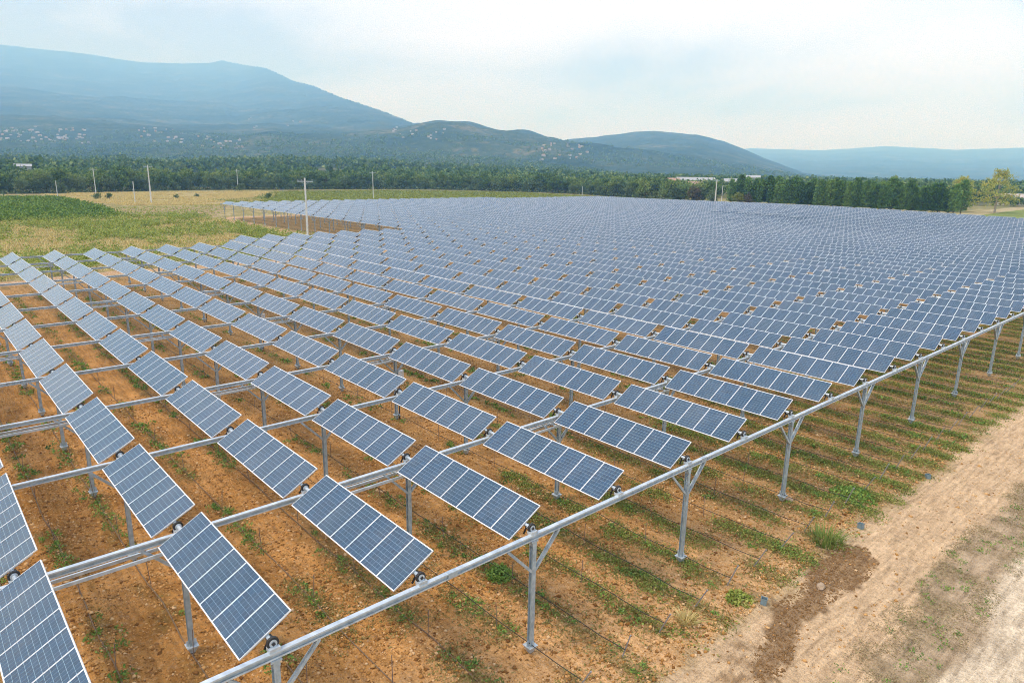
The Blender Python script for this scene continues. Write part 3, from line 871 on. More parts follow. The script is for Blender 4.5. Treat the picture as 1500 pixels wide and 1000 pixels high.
# ------------------------------------------------------------------ vine stakes, end stakes, hoses
K0, K1 = -4, 34
def gz1(x, y): return float(ground_z(np.array([x]), np.array([y]))[0])
end_m = MB()
end_m.tube([(0, 0.0, -0.1), (0.02, -0.42, 0.98)], 0.026, 6)
end_m.tube([(0.021, -0.425, 0.985), (0.023, -0.45, 1.05)], 0.034, 6)
end_mesh = end_m.mesh('end_stake', [M_stake2])
st_m = MB(); st_m.tube([(0, 0, -0.1), (0.01, 0.01, 1.12)], 0.016, 5)
st_mesh = st_m.mesh('vine_stake', [M_stake])
ends = []
for k in range(3, 30):
    x = k * ROWX + 0.12 * (k % 3 - 1) * 0.5
    P = to_px(np.array([x, -2.3, 0.5]))
    if P[2] > 1 and 0 < P[0] < 1500 and P[1] < 1000: ends.append((k, x))
for n, (k, x) in enumerate(ends):
    o = obj('end_stake', end_mesh, None, (x, -2.3, gz1(x, -2.3)), (rng.normal(0, .07), rng.normal(0, .07), 0))
    tag(o, 'leaning metal stake at a vine row end by the track, %s from the left' % ordinal(n + 1), 'stake', 'leaning end stakes of the vine rows')
ns = 0
for k in range(-2, 15):
    for y in np.arange(2.2, 46, 5.4):
        x = k * ROWX + rng.normal(0, 0.05); yy = y + rng.normal(0, 0.3) + (k % 2) * 1.2
        P = to_px(np.array([x, yy, 0.5]))
        if P[2] < 1 or not (0 < P[0] < 1500 and P[1] < 1000): continue
        ns += 1
        o = obj('vine_stake', st_mesh, None, (x, yy, gz1(x, yy)), (rng.normal(0, .05), rng.normal(0, .05), 0))
        tag(o, 'thin rusty upright stake in a vine row under the solar panels', 'stake', 'thin stakes in the vine rows')
hoses = 0
for k in range(K0, K1):
    x = k * ROWX
    mb = MB()
    onground = (k <= 3)
    pts = []
    y1 = 60 if k < 12 else 30
    for y in np.arange(-2.7, y1, 0.9 if onground else 1.35):
        if onground:
            xx = x + 0.07 * (vnoise(y * 0.35, k, 5) - 0.5) * 2; zc = gz1(xx, y) + 0.035
        else:
            xx = x + 0.03 * math.sin(y * 1.1 + k); zc = 0.42 + 0.03 * math.cos(2 * math.pi * y / 5.4)
        pts.append((xx, y, zc))
    if not onground:
        pts = [(x + 0.01, -2.5, 0.5)] + pts[1:]
    mb.tube(pts, 0.026 if onground else 0.016, 5, 0)
    h = obj('drip_hose', mb.mesh('drip_hose', [M_hose2 if onground else M_hose]))
    lb = 'dusty brown irrigation hose lying on the soil along a vine row' if onground else 'thin black irrigation hose strung low along a vine row'
    tag(h, lb, 'hose', 'hoses along the vine rows')

# buckets at row ends
for n, (x, y, lb) in enumerate(((18.6, -4.0, 'blue-grey plastic container by the dark wet soil patch, nearest the bottom of the picture'),
                                (28.2, -3.95, 'small blue-grey plastic container at the track edge beside the tall grass tuft'),
                                (37.3, -4.05, 'small blue-grey plastic container at the track edge beside the green weed patch'))):
    mb = MB()
    ring_pts = 4
    z0 = gz1(x, y)
    s = 0.16
    for a, b in ((1, 0), (-1, 0), (0, 1), (0, -1)):
        mb.box((a * s, b * s, 0.19), (0.02 if a else 2 * s + (0.0), 0.02 if b else 2 * s - 0.022, 0.40))
    mb.box((0, 0, 0.02), (2 * s - 0.02, 2 * s - 0.02, 0.02))
    for a, b in ((1, 0), (-1, 0), (0, 1), (0, -1)):
        mb.box((a * (s + 0.018), b * (s + 0.018), 0.375), (0.014 if a else 2 * s + 0.05, 0.014 if b else 2 * s + 0.016, 0.05))
    o = obj('plastic_container', mb.mesh('plastic_container', [M_bucket]), None, (x, y, z0), (0.06, 0.08, 0.4 + n)); o.scale = (0.7, 0.7, 0.65)
    tag(o, lb, 'container', 'plastic containers at the row ends')

# a few stones that stand out
def rock_mesh(nm, sd, sc):
    r = np.random.default_rng(sd)
    import bmesh
    bm = bmesh.new(); bmesh.ops.create_icosphere(bm, subdivisions=2, radius=1.0)
    for v in bm.verts:
        p = np.array(v.co); f = 0.75 + 0.5 * vnoise(np.array([p[0] * 1.6 + sd]), np.array([p[1] * 1.6 + p[2] * 2.1]), sd)[0]
        v.co = Vector((p[0] * f * sc[0], p[1] * f * sc[1], p[2] * f * sc[2]))
    me = bpy.data.meshes.new(nm); bm.to_mesh(me); bm.free(); me.materials.append(M_stone)
    return me
for (x, y, s, lb) in ((22.6 + 5.6, -0.2, 0.22, 'pale stone lying beside the foot of a front post'), (21.6, -5.0, 0.24, 'rounded stone at the edge of the wet dark soil')):
    o = obj('stone', rock_mesh('stone', int(x * 10), (s, s * 0.8, s * 0.6)), None, (x, y, gz1(x, y) + 0.05)); tag(o, lb, 'stone')

# ------------------------------------------------------------------ clods, weeds and grass
def cards(P, size, flat=0.5, aspect=0.6, seed=0):
    """one small pointed leaf per position, random orientation; returns V, F (quads)"""
    r = np.random.default_rng(seed)
    n = len(P)
    d = r.normal(size=(n, 3)); d[:, 2] = np.abs(d[:, 2]) * (1 - flat); d /= np.linalg.norm(d, axis=1)[:, None]
    u = r.normal(size=(n, 3)); u -= (u * d).sum(1)[:, None] * d; u /= np.linalg.norm(u, axis=1)[:, None]
    size = np.asarray(size)[:, None]
    a = d * size; b = u * size * aspect * 0.5
    Vv = np.stack([P, P + a * 0.5 + b, P + a, P + a * 0.5 - b], 1).reshape(-1, 3)
    Ff = np.arange(4 * n).reshape(-1, 4)
    return Vv, Ff
def blades(P, h, lean=0.4, width=0.02, seed=0):
    r = np.random.default_rng(seed)
    n = len(P); a = r.uniform(0, 2 * np.pi, n); l = np.abs(r.normal(0, lean, n)) * h
    D = np.stack([np.cos(a), np.sin(a), np.zeros(n)], 1)
    Sd = np.stack([-np.sin(a), np.cos(a), np.zeros(n)], 1) * width
    up = np.array([0, 0, 1.0])
    m_ = P + D * (l * 0.35)[:, None] + up * (h * 0.6)[:, None]
    t_ = P + D * l[:, None] + up * h[:, None]
    Vv = np.stack([P - Sd, P + Sd, m_ + Sd * 0.7, m_ - Sd * 0.7, t_ + Sd * 0.12, t_ - Sd * 0.12], 1).reshape(-1, 3)
    b = np.arange(n)[:, None] * 6
    Ff = np.concatenate([b + np.array([[0, 1, 2, 3]]), b + np.array([[3, 2, 4, 5]])], 0)
    return Vv, Ff
def clods(P, s, seed=0):
    r = np.random.default_rng(seed)
    n = len(P)
    base = np.array([(1, 0, 0), (-1, 0, 0), (0, 1, 0), (0, -1, 0), (0, 0, 1), (0, 0, -1)], float)
    fc = np.array([(0, 2, 4), (2, 1, 4), (1, 3, 4), (3, 0, 4), (2, 0, 5), (1, 2, 5), (3, 1, 5), (0, 3, 5)])
    a = r.uniform(0, 2 * np.pi, n); ca, sa = np.cos(a), np.sin(a)
    B = base[None] * r.uniform(0.6, 1.25, (n, 6, 1)) + r.normal(0, 0.18, (n, 6, 3))
    X = B[:, :, 0] * ca[:, None] - B[:, :, 1] * sa[:, None]; Y = B[:, :, 0] * sa[:, None] + B[:, :, 1] * ca[:, None]
    W = np.stack([X, Y, B[:, :, 2] * 0.65], 2) * s[:, None, None] + P[:, None, :]
    Ff = fc[None] + (np.arange(n) * 6)[:, None, None]
    return W.reshape(-1, 3), Ff.reshape(-1, 3)
# clods: more of them near the camera
n = 230000
cx = rng.uniform(-6, 46, n); cy = rng.uniform(-7.5, 40, n)
keep = rng.uniform(0, 1, n) < np.clip(1.5 - np.hypot(cx + 5, cy + 15) / 60, 0.1, 1)
keep &= ~((cy < -4) & (rng.uniform(0, 1, n) < 0.93))
keep &= fbm(cx * 0.6, cy * 0.6, 15, 3) + rng.uniform(-.25, .25, n) > 0.40
cx, cy = cx[keep], cy[keep]
cs = np.clip(rng.lognormal(math.log(0.037), 0.52, len(cx)), 0.012, 0.12)
P = np.stack([cx, cy, ground_z(cx, cy) + cs * 0.15], 1)
Vc, Fc = clods(P, cs, 3)
def mat_clod():
    m, t, b = new_mat('soil_clods')
    g = N(t, 'ShaderNodeNewGeometry')
    r = ramp(t, [(0.0, (0.17, 0.075, 0.022)), (0.4, (0.40, 0.20, 0.06)), (0.8, (0.58, 0.34, 0.14)), (1.0, (0.66, 0.46, 0.26))])
    t.links.new(g.outputs['Random Per Island'], r.inputs[0]); L(t, r, b)
    b.inputs['Roughness'].default_value = 0.95; b.inputs['Specular IOR Level'].default_value = 0.1
    return m
M_clod = mat_clod()
wx = rng.uniform(14, 26.5, 5000); wy = rng.uniform(-6.6, -3.7, 5000)
kk = inpoly(wx, wy, WET); wx, wy = wx[kk], wy[kk]
ws = np.clip(rng.lognormal(math.log(0.035), 0.5, len(wx)), 0.012, 0.11)
Vx, Fx = clods(np.stack([wx, wy, ground_z(wx, wy)], 1), ws, 4)
M_wet = mat_simple('damp_clods', (0.27, 0.155, 0.065), 0.9, 0.0, 0.25, 7.0, col2=(0.15, 0.082, 0.034), spec=0.15)
stuff(obj('wet_clods', fast_mesh('wet_clods', Vx, Fx, [M_wet])), 'dark damp clods of freshly turned earth beside the track', 'clods')
stuff(obj('soil_clods', fast_mesh('soil_clods', Vc, Fc, [M_clod])), 'loose clods and small stones strewn over the tilled orange soil', 'clods')

# weeds along the vine rows
def row_points(n, kx, y0, y1, spread, seed, thr=0.5, ns=61):
    r = np.random.default_rng(seed)
    k = r.integers(kx[0], kx[1], n); y = r.uniform(y0, y1, n)
    x = k * ROWX + r.normal(0, spread, n)
    wv = fbm(k * ROWX * 0.9 + 50, y * 0.35, ns, 3)
    ok = wv + r.uniform(-0.06, 0.06, n) > thr
    return x[ok], y[ok]
green, dead = [], []
# green patches: clumps of little leaves
gxx, gyy = row_points(9000, (-4, 34), -3.6, 92, 0.26, 11, 0.485)
dcl = np.hypot(gxx - CAM_C[0], gyy - CAM_C[1])
per = np.where(dcl < 45, 30, np.where(dcl < 70, 14, 7))
rad = rng.uniform(0.10, 0.34, len(gxx)); hh = rng.uniform(0.06, 0.26, len(gxx))
front_boost = np.where(gyy < 3, 1.15, 1.0)
ix = np.repeat(np.arange(len(gxx)), per)
ang = rng.uniform(0, 2 * np.pi, len(ix)); q = np.sqrt(rng.uniform(0, 1, len(ix)))
px = gxx[ix] + np.cos(ang) * q * rad[ix] * 0.9; py = gyy[ix] + np.sin(ang) * q * rad[ix] * 1.4
pz = ground_z(px, py) + hh[ix] * (1 - q ** 2) * rng.uniform(0.1, 1, len(ix)) * front_boost[ix]
Vw, Fw = cards(np.stack([px, py, pz], 1), rng.uniform(0.06, 0.14, len(ix)) * np.where(dcl[ix] > 45, 1.5, 1.0), 0.35, 0.7, 5)
stuff(obj('weeds', fast_mesh('weeds', Vw, Fw, [M_weed])), 'low green weeds growing in strips along the vine rows', 'weeds')
# withered brown growth, strongest in front of the array and along the track's verge
x1_, y1_ = row_points(60000, (2, 36), -3.9, 10, 0.52, 12, 0.40)
x2_ = rng.uniform(4, 60, 22000); y2_ = rng.uniform(-10.4, -7.5, 22000)
k2 = fbm(x2_ * 0.8, y2_ * 0.8, 19, 3) > 0.50
x3_, y3_ = row_points(14000, (-4, 24), 7, 70, 0.25, 13, 0.48)
Pt = np.repeat(np.stack([x2_[k2], y2_[k2], ground_z(x2_[k2], y2_[k2])], 1), 3, 0)
Pt[:, :2] += rng.normal(0, 0.08, (len(Pt), 2))
Vd, Fd = cards(Pt, rng.uniform(0.04, 0.13, len(Pt)), 0.6, 0.25, 9)
stuff(obj('verge_thatch', fast_mesh('verge_thatch', Vd, Fd, [M_thatch])), 'flattened brown-grey dead grass on the verge beside the dirt track', 'grass')
ax = np.concatenate([x1_, x3_]); ay = np.concatenate([y1_, y3_])
P = np.stack([ax, ay, ground_z(ax, ay) - 0.01], 1)
P = np.repeat(P, 4, 0) + np.concatenate([rng.normal(0, 0.05, (len(P) * 4, 2)), np.zeros((len(P) * 4, 1))], 1)
Vd, Fd = cards(P, rng.uniform(0.05, 0.19, len(P)), 0.45, 0.35, 6)
stuff(obj('dry_grass', fast_mesh('dry_grass', Vd, Fd, [M_dead])), 'withered brown and olive grass between vine rows and along the track verge', 'grass')
# greener strips towards the right of the front edge
fx_, fy_ = row_points(15000, (6, 46), -4.2, 12, 0.34, 14, 0.405, 67)
fx_, fy_ = fx_[fx_ > 14], fy_[fx_ > 14]
ix = np.repeat(np.arange(len(fx_)), 18)
q = rng.normal(0, 0.16, (len(ix), 2))
P = np.stack([fx_[ix] + q[:, 0], fy_[ix] + q[:, 1] * 1.6, np.zeros(len(ix))], 1)
P[:, 2] = ground_z(P[:, 0], P[:, 1]) + rng.uniform(0, 0.12, len(ix)) * (np.hypot(q[:, 0], q[:, 1]) < 0.2)
Vd, Fd = cards(P, rng.uniform(0.06, 0.15, len(ix)), 0.4, 0.55, 15)
stuff(obj('row_weeds', fast_mesh('row_weeds', Vd, Fd, [M_olive])), 'olive green weeds along the row ends in front of the panels', 'weeds')
# green tufts on the verge and in front
vx = rng.uniform(8, 60, 160); vy = rng.uniform(-10.2, -7.6, 160)
vx = np.concatenate([vx, rng.uniform(20, 60, 90)]); vy = np.concatenate([vy, rng.uniform(-4.2, -2.0, 90)])
ix = np.repeat(np.arange(len(vx)), 24)
P = np.stack([vx[ix] + rng.normal(0, 0.13, len(ix)), vy[ix] + rng.normal(0, 0.13, len(ix)), np.zeros(len(ix))], 1)
P[:, 2] = ground_z(P[:, 0], P[:, 1])
Vd, Fd = cards(P + np.stack([np.zeros(len(ix)), np.zeros(len(ix)), rng.uniform(0, 0.06, len(ix))], 1), rng.uniform(0.04, 0.11, len(ix)), 0.3, 0.6, 8)
stuff(obj('verge_weeds', fast_mesh('verge_weeds', Vd, Fd, [M_weed])), 'scattered green weed tufts on the verge between dirt track and gravel', 'weeds')
# big plants of their own
def plant(name, x, y, rad, h, n, mat, lb, seed, blade=True):
    r = np.random.default_rng(seed)
    a = r.uniform(0, 2 * np.pi, n); q = np.sqrt(r.uniform(0, 1, n)) * rad
    Pp = np.stack([np.cos(a) * q, np.sin(a) * q, np.zeros(n)], 1)
    if blade:
        Vv, Ff = blades(Pp * np.array([1, 1, 1]), r.uniform(0.25, 1.0, n) * h, 0.9, 0.022, seed)
    else:
        Pp[:, 2] = r.uniform(0, 1, n) * h * (1 - (q / rad) ** 2)
        Vv, Ff = cards(Pp, r.uniform(0.08, 0.2, n), 0.3, 0.6, seed)
    o = obj(name, fast_mesh(name, Vv, Ff, [mat]), None, (x, y, gz1(x, y) - 0.02))
    tag(o, lb, 'plant')
plant('grass_tuft', 25.5, -3.4, 0.80, 0.70, 300, M_tuft, 'tall bright green grass tuft beside the dark wet soil patch', 3)
plant('leafy_weed', 11.6, 4.4, 0.55, 0.55, 900, M_weed, 'dark green leafy weed clump just left of a front post', 4, False)
plant('leafy_weed', 18.1, -3.2, 0.55, 0.25, 500, M_fern, 'bright yellow-green weed patch beside the blue-grey container', 5, False)
plant('leafy_weed', 31.5, -2.2, 1.3, 0.5, 1500, M_weed, 'wide green weed patch between front posts and dirt track', 6, False)
plant('grass_tuft', 15.2, -2.6, 0.35, 0.4, 250, M_straw, 'small olive grass tuft at a row end below the wet soil', 7)

# meadow to the left: straw and leafy shoots
n = 15000
mx = rng.uniform(-25, 74, n); my = rng.uniform(106, 234, n)
ok = (segdist(mx, my, PATHS[0][0]) > 3.0) & (segdist(mx, my, PATHS[1][0]) > 2.6) & (mx < 71)
mx, my = mx[ok], my[ok]
gr = 0.5 * fbm(mx * 0.06, my * 0.06, 23, 3) + 0.5 * fbm(mx * 0.42, my * 0.42, 24, 3)
isg = gr + rng.uniform(-0.05, 0.05, len(mx)) > 0.512
def tufts(xs, ys, per, rad, hlo, hhi, wd, lean, seed):
    ix = np.repeat(np.arange(len(xs)), per)
    P = np.stack([xs[ix] + rng.normal(0, rad, len(ix)), ys[ix] + rng.normal(0, rad, len(ix)), np.zeros(len(ix))], 1)
    hs = rng.uniform(0.6, 1.0, len(xs))[ix]
    return blades(P, rng.uniform(hlo, hhi, len(ix)) * hs, lean, wd, seed)
Vd, Fd = tufts(mx[~isg], my[~isg], 14, 0.55, 0.3, 0.8, 0.05, 0.7, 31)
stuff(obj('straw_grass', fast_mesh('straw_grass', Vd, Fd, [M_straw])), 'pale straw-coloured tall grass in the meadow behind the panels', 'grass')
ix = np.repeat(np.arange(isg.sum()), 16)
hs = rng.uniform(0.6, 2.0, isg.sum())[ix]
P = np.stack([mx[isg][ix] + rng.normal(0, 0.34, len(ix)), my[isg][ix] + rng.normal(0, 0.40, len(ix)), rng.uniform(0.05, 0.95, len(ix)) * hs], 1)
Vd, Fd = cards(P, rng.uniform(0.25, 0.55, len(ix)), 0.35, 0.5, 33)
stuff(obj('meadow_shoots', fast_mesh('meadow_shoots', Vd, Fd, [M_fern])), 'bright green leafy shoots growing through the straw meadow', 'undergrowth')

dx_ = rng.uniform(50, 190, 26000); dy_ = rng.uniform(286, 440, 26000)
kk = inpoly(dx_, dy_, DRY) & (fbm(dx_ * 0.05, dy_ * 0.05, 29, 3) > 0.42)
Vd, Fd = tufts(dx_[kk], dy_[kk], 6, 0.7, 0.3, 0.9, 0.09, 0.8, 35)
stuff(obj('dry_field_grass', fast_mesh('dry_field_grass', Vd, Fd, [M_straw])), 'pale dry grass of the open field before the tree belt', 'grass')
# vineyard in leaf, far left
n = 9000
x_ = rng.uniform(-40, 56, n); y_ = rng.uniform(222, 374, n)
u_ = x_ * 0.42 + y_ * 0.907; du = np.round(u_ / 3.4) * 3.4 - u_; x_ = x_ + du * 0.42; y_ = y_ + du * 0.907
ok = inpoly(x_, y_, VINEYARD)
x_, y_ = x_[ok], y_[ok]
ix = np.repeat(np.arange(len(x_)), 9)
P = np.stack([x_[ix] + rng.normal(0, 0.5, len(ix)), y_[ix] + rng.normal(0, 0.38, len(ix)), rng.uniform(0.1, 1.35, len(ix))], 1)
Vd, Fd = cards(P, rng.uniform(0.45, 0.9, len(ix)), 0.4, 0.7, 37)
stuff(obj('vineyard_leaves', fast_mesh('vineyard_leaves', Vd, Fd, [M_vine])), 'dense dark green vines of the neighbouring vineyard at the left', 'vines')
# young vineyard rows and weeds on far fields
n = 2000
x_ = rng.uniform(40, 110, n); y_ = rng.uniform(218, 300, n)
rw = x_ * 0.30 + y_ * 0.954
rw2 = np.round(rw / 3.2) * 3.2
x_, y_ = x_ + (rw2 - rw) * 0.30, y_ + (rw2 - rw) * 0.954
ok = inpoly(x_, y_, YOUNG)
x_, y_ = x_[ok], y_[ok]
ix = np.repeat(np.arange(len(x_)), 7)
P = np.stack([x_[ix] + rng.normal(0, 0.35, len(ix)), y_[ix] + rng.normal(0, 0.35, len(ix)), rng.uniform(0.05, 0.45, len(ix))], 1)
Vd, Fd = cards(P, rng.uniform(0.22, 0.42, len(ix)), 0.4, 0.6, 39)
stuff(obj('young_vines', fast_mesh('young_vines', Vd, Fd, [M_fern])), 'rows of low young vines on bare ground beyond the meadow', 'vines')
n = 16000
x_ = rng.uniform(105, 355, n); y_ = rng.uniform(222, 436, n)
ok = inpoly(x_, y_, YG)
x_, y_ = x_[ok], y_[ok]
P = np.repeat(np.stack([x_, y_, np.zeros(len(x_))], 1), 5, 0)
P[:, :2] += rng.normal(0, 0.6, (len(P), 2)); P[:, 2] = rng.uniform(0, 0.5, len(P))
Vd, Fd = cards(P, rng.uniform(0.4, 0.8, len(P)), 0.4, 0.6, 41)
stuff(obj('field_crop', fast_mesh('field_crop', Vd, Fd, [M_lime])), 'yellow-green crop on the flat field before the tree belt', 'crop')

# ------------------------------------------------------------------ trees
def crown_cards(r, h, w_, zb, nclump, per, leaf, squash=0.8):
    """leaf clumps spread through an uneven crown; h crown height, w_ radius, zb its foot"""
    Pp = []
    lob = [(r.normal(0, 0.34) * w_, r.normal(0, 0.34) * w_, zb + h * r.uniform(0.22, 0.80), r.uniform(0.42, 0.74) * w_) for _ in range(6)]
    lob.append((0, 0, zb + h * 0.52, w_ * 0.78))
    for c in range(nclump):
        lx, ly, lz, lr = lob[r.integers(len(lob))]
        d = r.normal(size=3); d /= np.linalg.norm(d)
        q = lr * r.uniform(0.55, 1.05)
        zsc = min(1.0, h / (2 * w_)) * squash + 0.2
        c0 = np.array([lx + d[0] * q, ly + d[1] * q, lz + d[2] * q * zsc])
        c0[2] = min(max(c0[2], zb * 0.85), zb + h)
        Pp.append(c0 + r.normal(0, 1, (per, 3)) * np.array([1, 1, 0.7]) * leaf * 1.1)
    Pp = np.concatenate(Pp)
    return Pp
def tree_meshes(kind, seed):
    r = np.random.default_rng(seed)
    tm = MB()
    if kind == 'pine':
        H = r.uniform(12.2, 14.4); W_ = r.uniform(2.4, 3.0)
        tm.tube([(0, 0, -0.3), (0.05, 0, H * 0.5), (0, 0.05, H * 0.93)], [0.19, 0.13, 0.03], 7)
        Pp = []
        z = H * 0.16
        while z < H * 0.98:
            t = z / H
            rad = W_ * (1.0 - 0.15 * (1 - t)) * (1 - max(0, (t - 0.62) / 0.38) ** 1.6) * r.uniform(0.82, 1.12) + 0.2
            nb = r.integers(5, 8)
            a0 = r.uniform(0, 6.28)
            for b in range(nb):
                a = a0 + 6.28 * b / nb + r.normal(0, 0.2); l = rad * r.uniform(0.7, 1.1)
                if t < 0.75 or l > 0.8:
                    tm.tube([(0, 0, z - 0.2), (math.cos(a) * l * 0.8, math.sin(a) * l * 0.8, z + 0.25)], [0.04, 0.012], 3, 0, False)
                for s in np.arange(0.42, 1.02, 0.19):
                    c0 = np.array([math.cos(a) * l * s, math.sin(a) * l * s, z + 0.32 * s + r.normal(0, 0.08)])
                    Pp.append(c0 + r.normal(0, 1, (7, 3)) * np.array([0.28, 0.28, 0.17]))
            z += r.uniform(0.55, 0.85)
        Pp = np.concatenate(Pp)
        Vv, Ff = cards(Pp, r.uniform(0.5, 1.0, len(Pp)), 0.25, 0.36, seed)
        return fast_mesh('crown', Vv, Ff, [M_pine]), tm.mesh('trunk', [M_bark]), None
    if kind == 'plane':
        H = 20.5; W_ = 9.0; zb = 3.8
        br = [((0, 0, -0.3), (0.3, 0.1, 4.5), (0.2, 0.3, 9.5), (0.6, 0.2, 18.5))]
        tm.tube(br[0], [0.55, 0.44, 0.32, 0.06], 8)
        for b in range(11):
            a = r.uniform(0, 6.28); z0 = r.uniform(4.5, 15); l = r.uniform(4.0, 8.0) * (1 - 0.4 * (z0 > 12))
            tm.tube([(0.25, 0.2, z0), (math.cos(a) * l * 0.5, math.sin(a) * l * 0.5, z0 + l * 0.55), (math.cos(a) * l, math.sin(a) * l, z0 + l * 0.95)], [0.18, 0.10, 0.03], 5, 0, False)
        Pp = []
        for c in range(170):
            a = r.uniform(0, 6.28); t = r.uniform(0, 1); z = zb + (H - zb) * t
            rad = W_ * math.sqrt(max(0.10, 1 - (2 * t - 0.6) ** 2 * 0.6)) * r.uniform(0.35, 1.05)
            Pp.append(np.array([math.cos(a) * rad, math.sin(a) * rad, z]) + r.normal(0, 1, (r.integers(14, 34), 3)) * np.array([0.75, 0.75, 0.5]))
        Pp = np.concatenate(Pp)
        Vv, Ff = cards(Pp, r.uniform(0.45, 0.8, len(Pp)), 0.3, 0.75, seed)
        return fast_mesh('crown', Vv, Ff, [M_plane]), tm.mesh('trunk', [M_barkp]), None
    H, W_, mt, leaf = {'oak': (r.uniform(10, 13), r.uniform(3.6, 4.8), M_oak, 0.55), 'holm': (r.uniform(6.5, 8.5), r.uniform(3.2, 4.2), M_holm, 0.48),
                       'rust': (9.5, 3.6, M_rust, 0.5), 'lime': (8.0, 3.0, M_lime, 0.5), 'bush': (3.2, 2.0, M_holm, 0.36)}[kind]
    zb = H * {'oak': 0.12, 'holm': 0.05, 'bush': 0.06}.get(kind, 0.15)
    tm.tube([(0, 0, -0.3), (0.1, 0.05, H * 0.3), (0.0, 0.1, H * 0.7)], [0.028 * H, 0.02 * H, 0.006 * H], 6)
    for b in range(5):
        a = r.uniform(0, 6.28); l = W_ * 0.7
        tm.tube([(0.08, 0.04, H * 0.28), (math.cos(a) * l * 0.6, math.sin(a) * l * 0.6, H * 0.45), (math.cos(a) * l, math.sin(a) * l, H * 0.62)], [0.012 * H, 0.008 * H, 0.003 * H], 4, 0, False)
    Pp = crown_cards(r, H - zb, W_, zb, 95 if kind != 'bush' else 40, 15, leaf)
    Vv, Ff = cards(Pp, r.uniform(0.7, 1.35, len(Pp)) * leaf * 1.25, 0.3, 0.8, seed)
    return fast_mesh('crown', Vv, Ff, [mt]), tm.mesh('trunk', [M_bark]), None
PROTO = {k: [tree_meshes(k, 100 * a + s) for s in range(c)] for a, (k, c) in enumerate((('pine', 6), ('oak', 5), ('holm', 5), ('plane', 2), ('rust', 1), ('lime', 2), ('bush', 2)))}
NAME = {'pine': 'pine_tree', 'oak': 'oak_tree', 'holm': 'holm_oak_tree', 'plane': 'plane_tree', 'rust': 'russet_tree', 'lime': 'yellow_green_tree', 'bush': 'bush'}
CAT = {'pine': 'pine tree', 'bush': 'bush'}
def tree(kind, x, y, label, group=None, sc=1.0, z=None):
    cr_, tr_, _ = PROTO[kind][random.randrange(len(PROTO[kind]))]
    z = max(float(ground_z(np.array([x]), np.array([y]))[0]), float(hill_xy(np.array([x]), np.array([y]))[0]) - 0.7) if z is None else z
    r = obj(NAME[kind], None, None, (x, y, z), (0, 0, random.uniform(0, 6.28)))
    r.scale = (sc * random.uniform(0.9, 1.1), sc * random.uniform(0.9, 1.1), sc)
    tag(r, label, CAT.get(kind, 'tree'), group)
    obj('trunk', tr_, r); obj('crown', cr_, r)
    return r
# pine plantation on the right, three rows deep along its edge
PINE = [(340.5, 193.0), (345.0, 171.4), (345.0, 145.3), (343.0, 111.8), (346.0, 83.5)]
def along(pts, step):
    out = []; carry = 0.0
    for (x0, y0), (x1, y1) in zip(pts[:-1], pts[1:]):
        l = math.hypot(x1 - x0, y1 - y0); s = carry
        while s < l:
            out.append((x0 + (x1 - x0) * s / l, y0 + (y1 - y0) * s / l)); s += step
        carry = s - l
    return out
for row in range(4):
    for (x, y) in along(PINE, 4.1):
        tree('pine', x + row * 4.2 + random.gauss(0, 0.9), y + random.gauss(0, 0.9) + (row % 2) * 1.7, 'dark green pine in the dense plantation behind the solar field at right',
             'pines of the plantation', random.uniform(0.84, 1.14))
tree('plane', 408.5, 86.5, 'tall yellow-green plane tree with pale trunk right of the pine plantation, the larger one', 'plane trees beside the pines', 1.0)
tree('plane', 394.0, 98.5, 'slimmer yellow-green plane tree close against the right end of the pines', 'plane trees beside the pines', 0.82)
# the belt of oaks behind the fields
BELT = [(-40, 432), (38, 430), (68, 432), (97, 450), (140, 470), (180, 470), (206, 463), (252, 469), (307, 460), (346, 421), (373, 371), (375, 330), (358, 278), (345, 245), (338, 222), (336, 203)]
pts = along(BELT, 6.2)
for n_, (x, y) in enumerate(pts):
    right = y < 330 and x > 300
    kd = random.choice(['holm', 'holm', 'holm', 'oak'])
    lab = {'holm': 'grey-green rounded holm oak at the front of the tree belt beyond the fields', 'oak': 'dark green oak at the front of the tree belt beyond the fields'}
    grp = {'holm': 'holm oaks of the tree belt', 'oak': 'oaks of the tree belt'}
    sc = random.choice([random.uniform(0.65, 0.9), random.uniform(0.85, 1.15), random.uniform(1.0, 1.3)])
    lb_, g_ = lab[kd], grp[kd]
    tree(kd, x + random.gauss(0, 1.2), y + random.gauss(0, 1.2), lb_, g_, sc)
    kd2 = random.choice(['oak', 'oak', 'holm'])
    tree(kd2, x + (9 if right else 3) + random.gauss(0, 2), y + (4 if right else 9) + random.gauss(0, 2),
         {'oak': 'taller oak standing behind the front trees of the belt', 'holm': 'holm oak standing behind the front trees of the belt'}[kd2], {'oak': 'oaks behind the belt front', 'holm': 'holm oaks behind the belt front'}[kd2], random.uniform(0.95, 1.3))
tree('rust', 334.0, 212.0, 'dull brown tree among the green trees left of the utility pole pair', None, 1.0)
tree('lime', 336.0, 186.0, 'yellow-green young tree just right of the utility pole pair', None, 0.9)
tree('rust', 339.0, 182.5, 'brownish small tree at the left end of the pine plantation', None, 0.7)
for (x, y, lb, s) in ((66, 349.4, 'lone dark bush on the dry grass at left, the left one of a pair', 0.9), (71.8, 354.5, 'lone dark bush on the dry grass at left, the right one of a pair', 0.85),
                      (158, 420, 'dark round bush before the tree belt above the empty field', 1.6), (101, 352.2, 'small bush in the dry grass beside the second pole', 0.6),
                      (113.9, 364.2, 'tiny bush in the dry grass right of the second pole', 0.5), (139, 333, 'flat dark bush at the far left corner of the second panel block', 0.9)):
    tree('bush', x, y, lb, None, s)
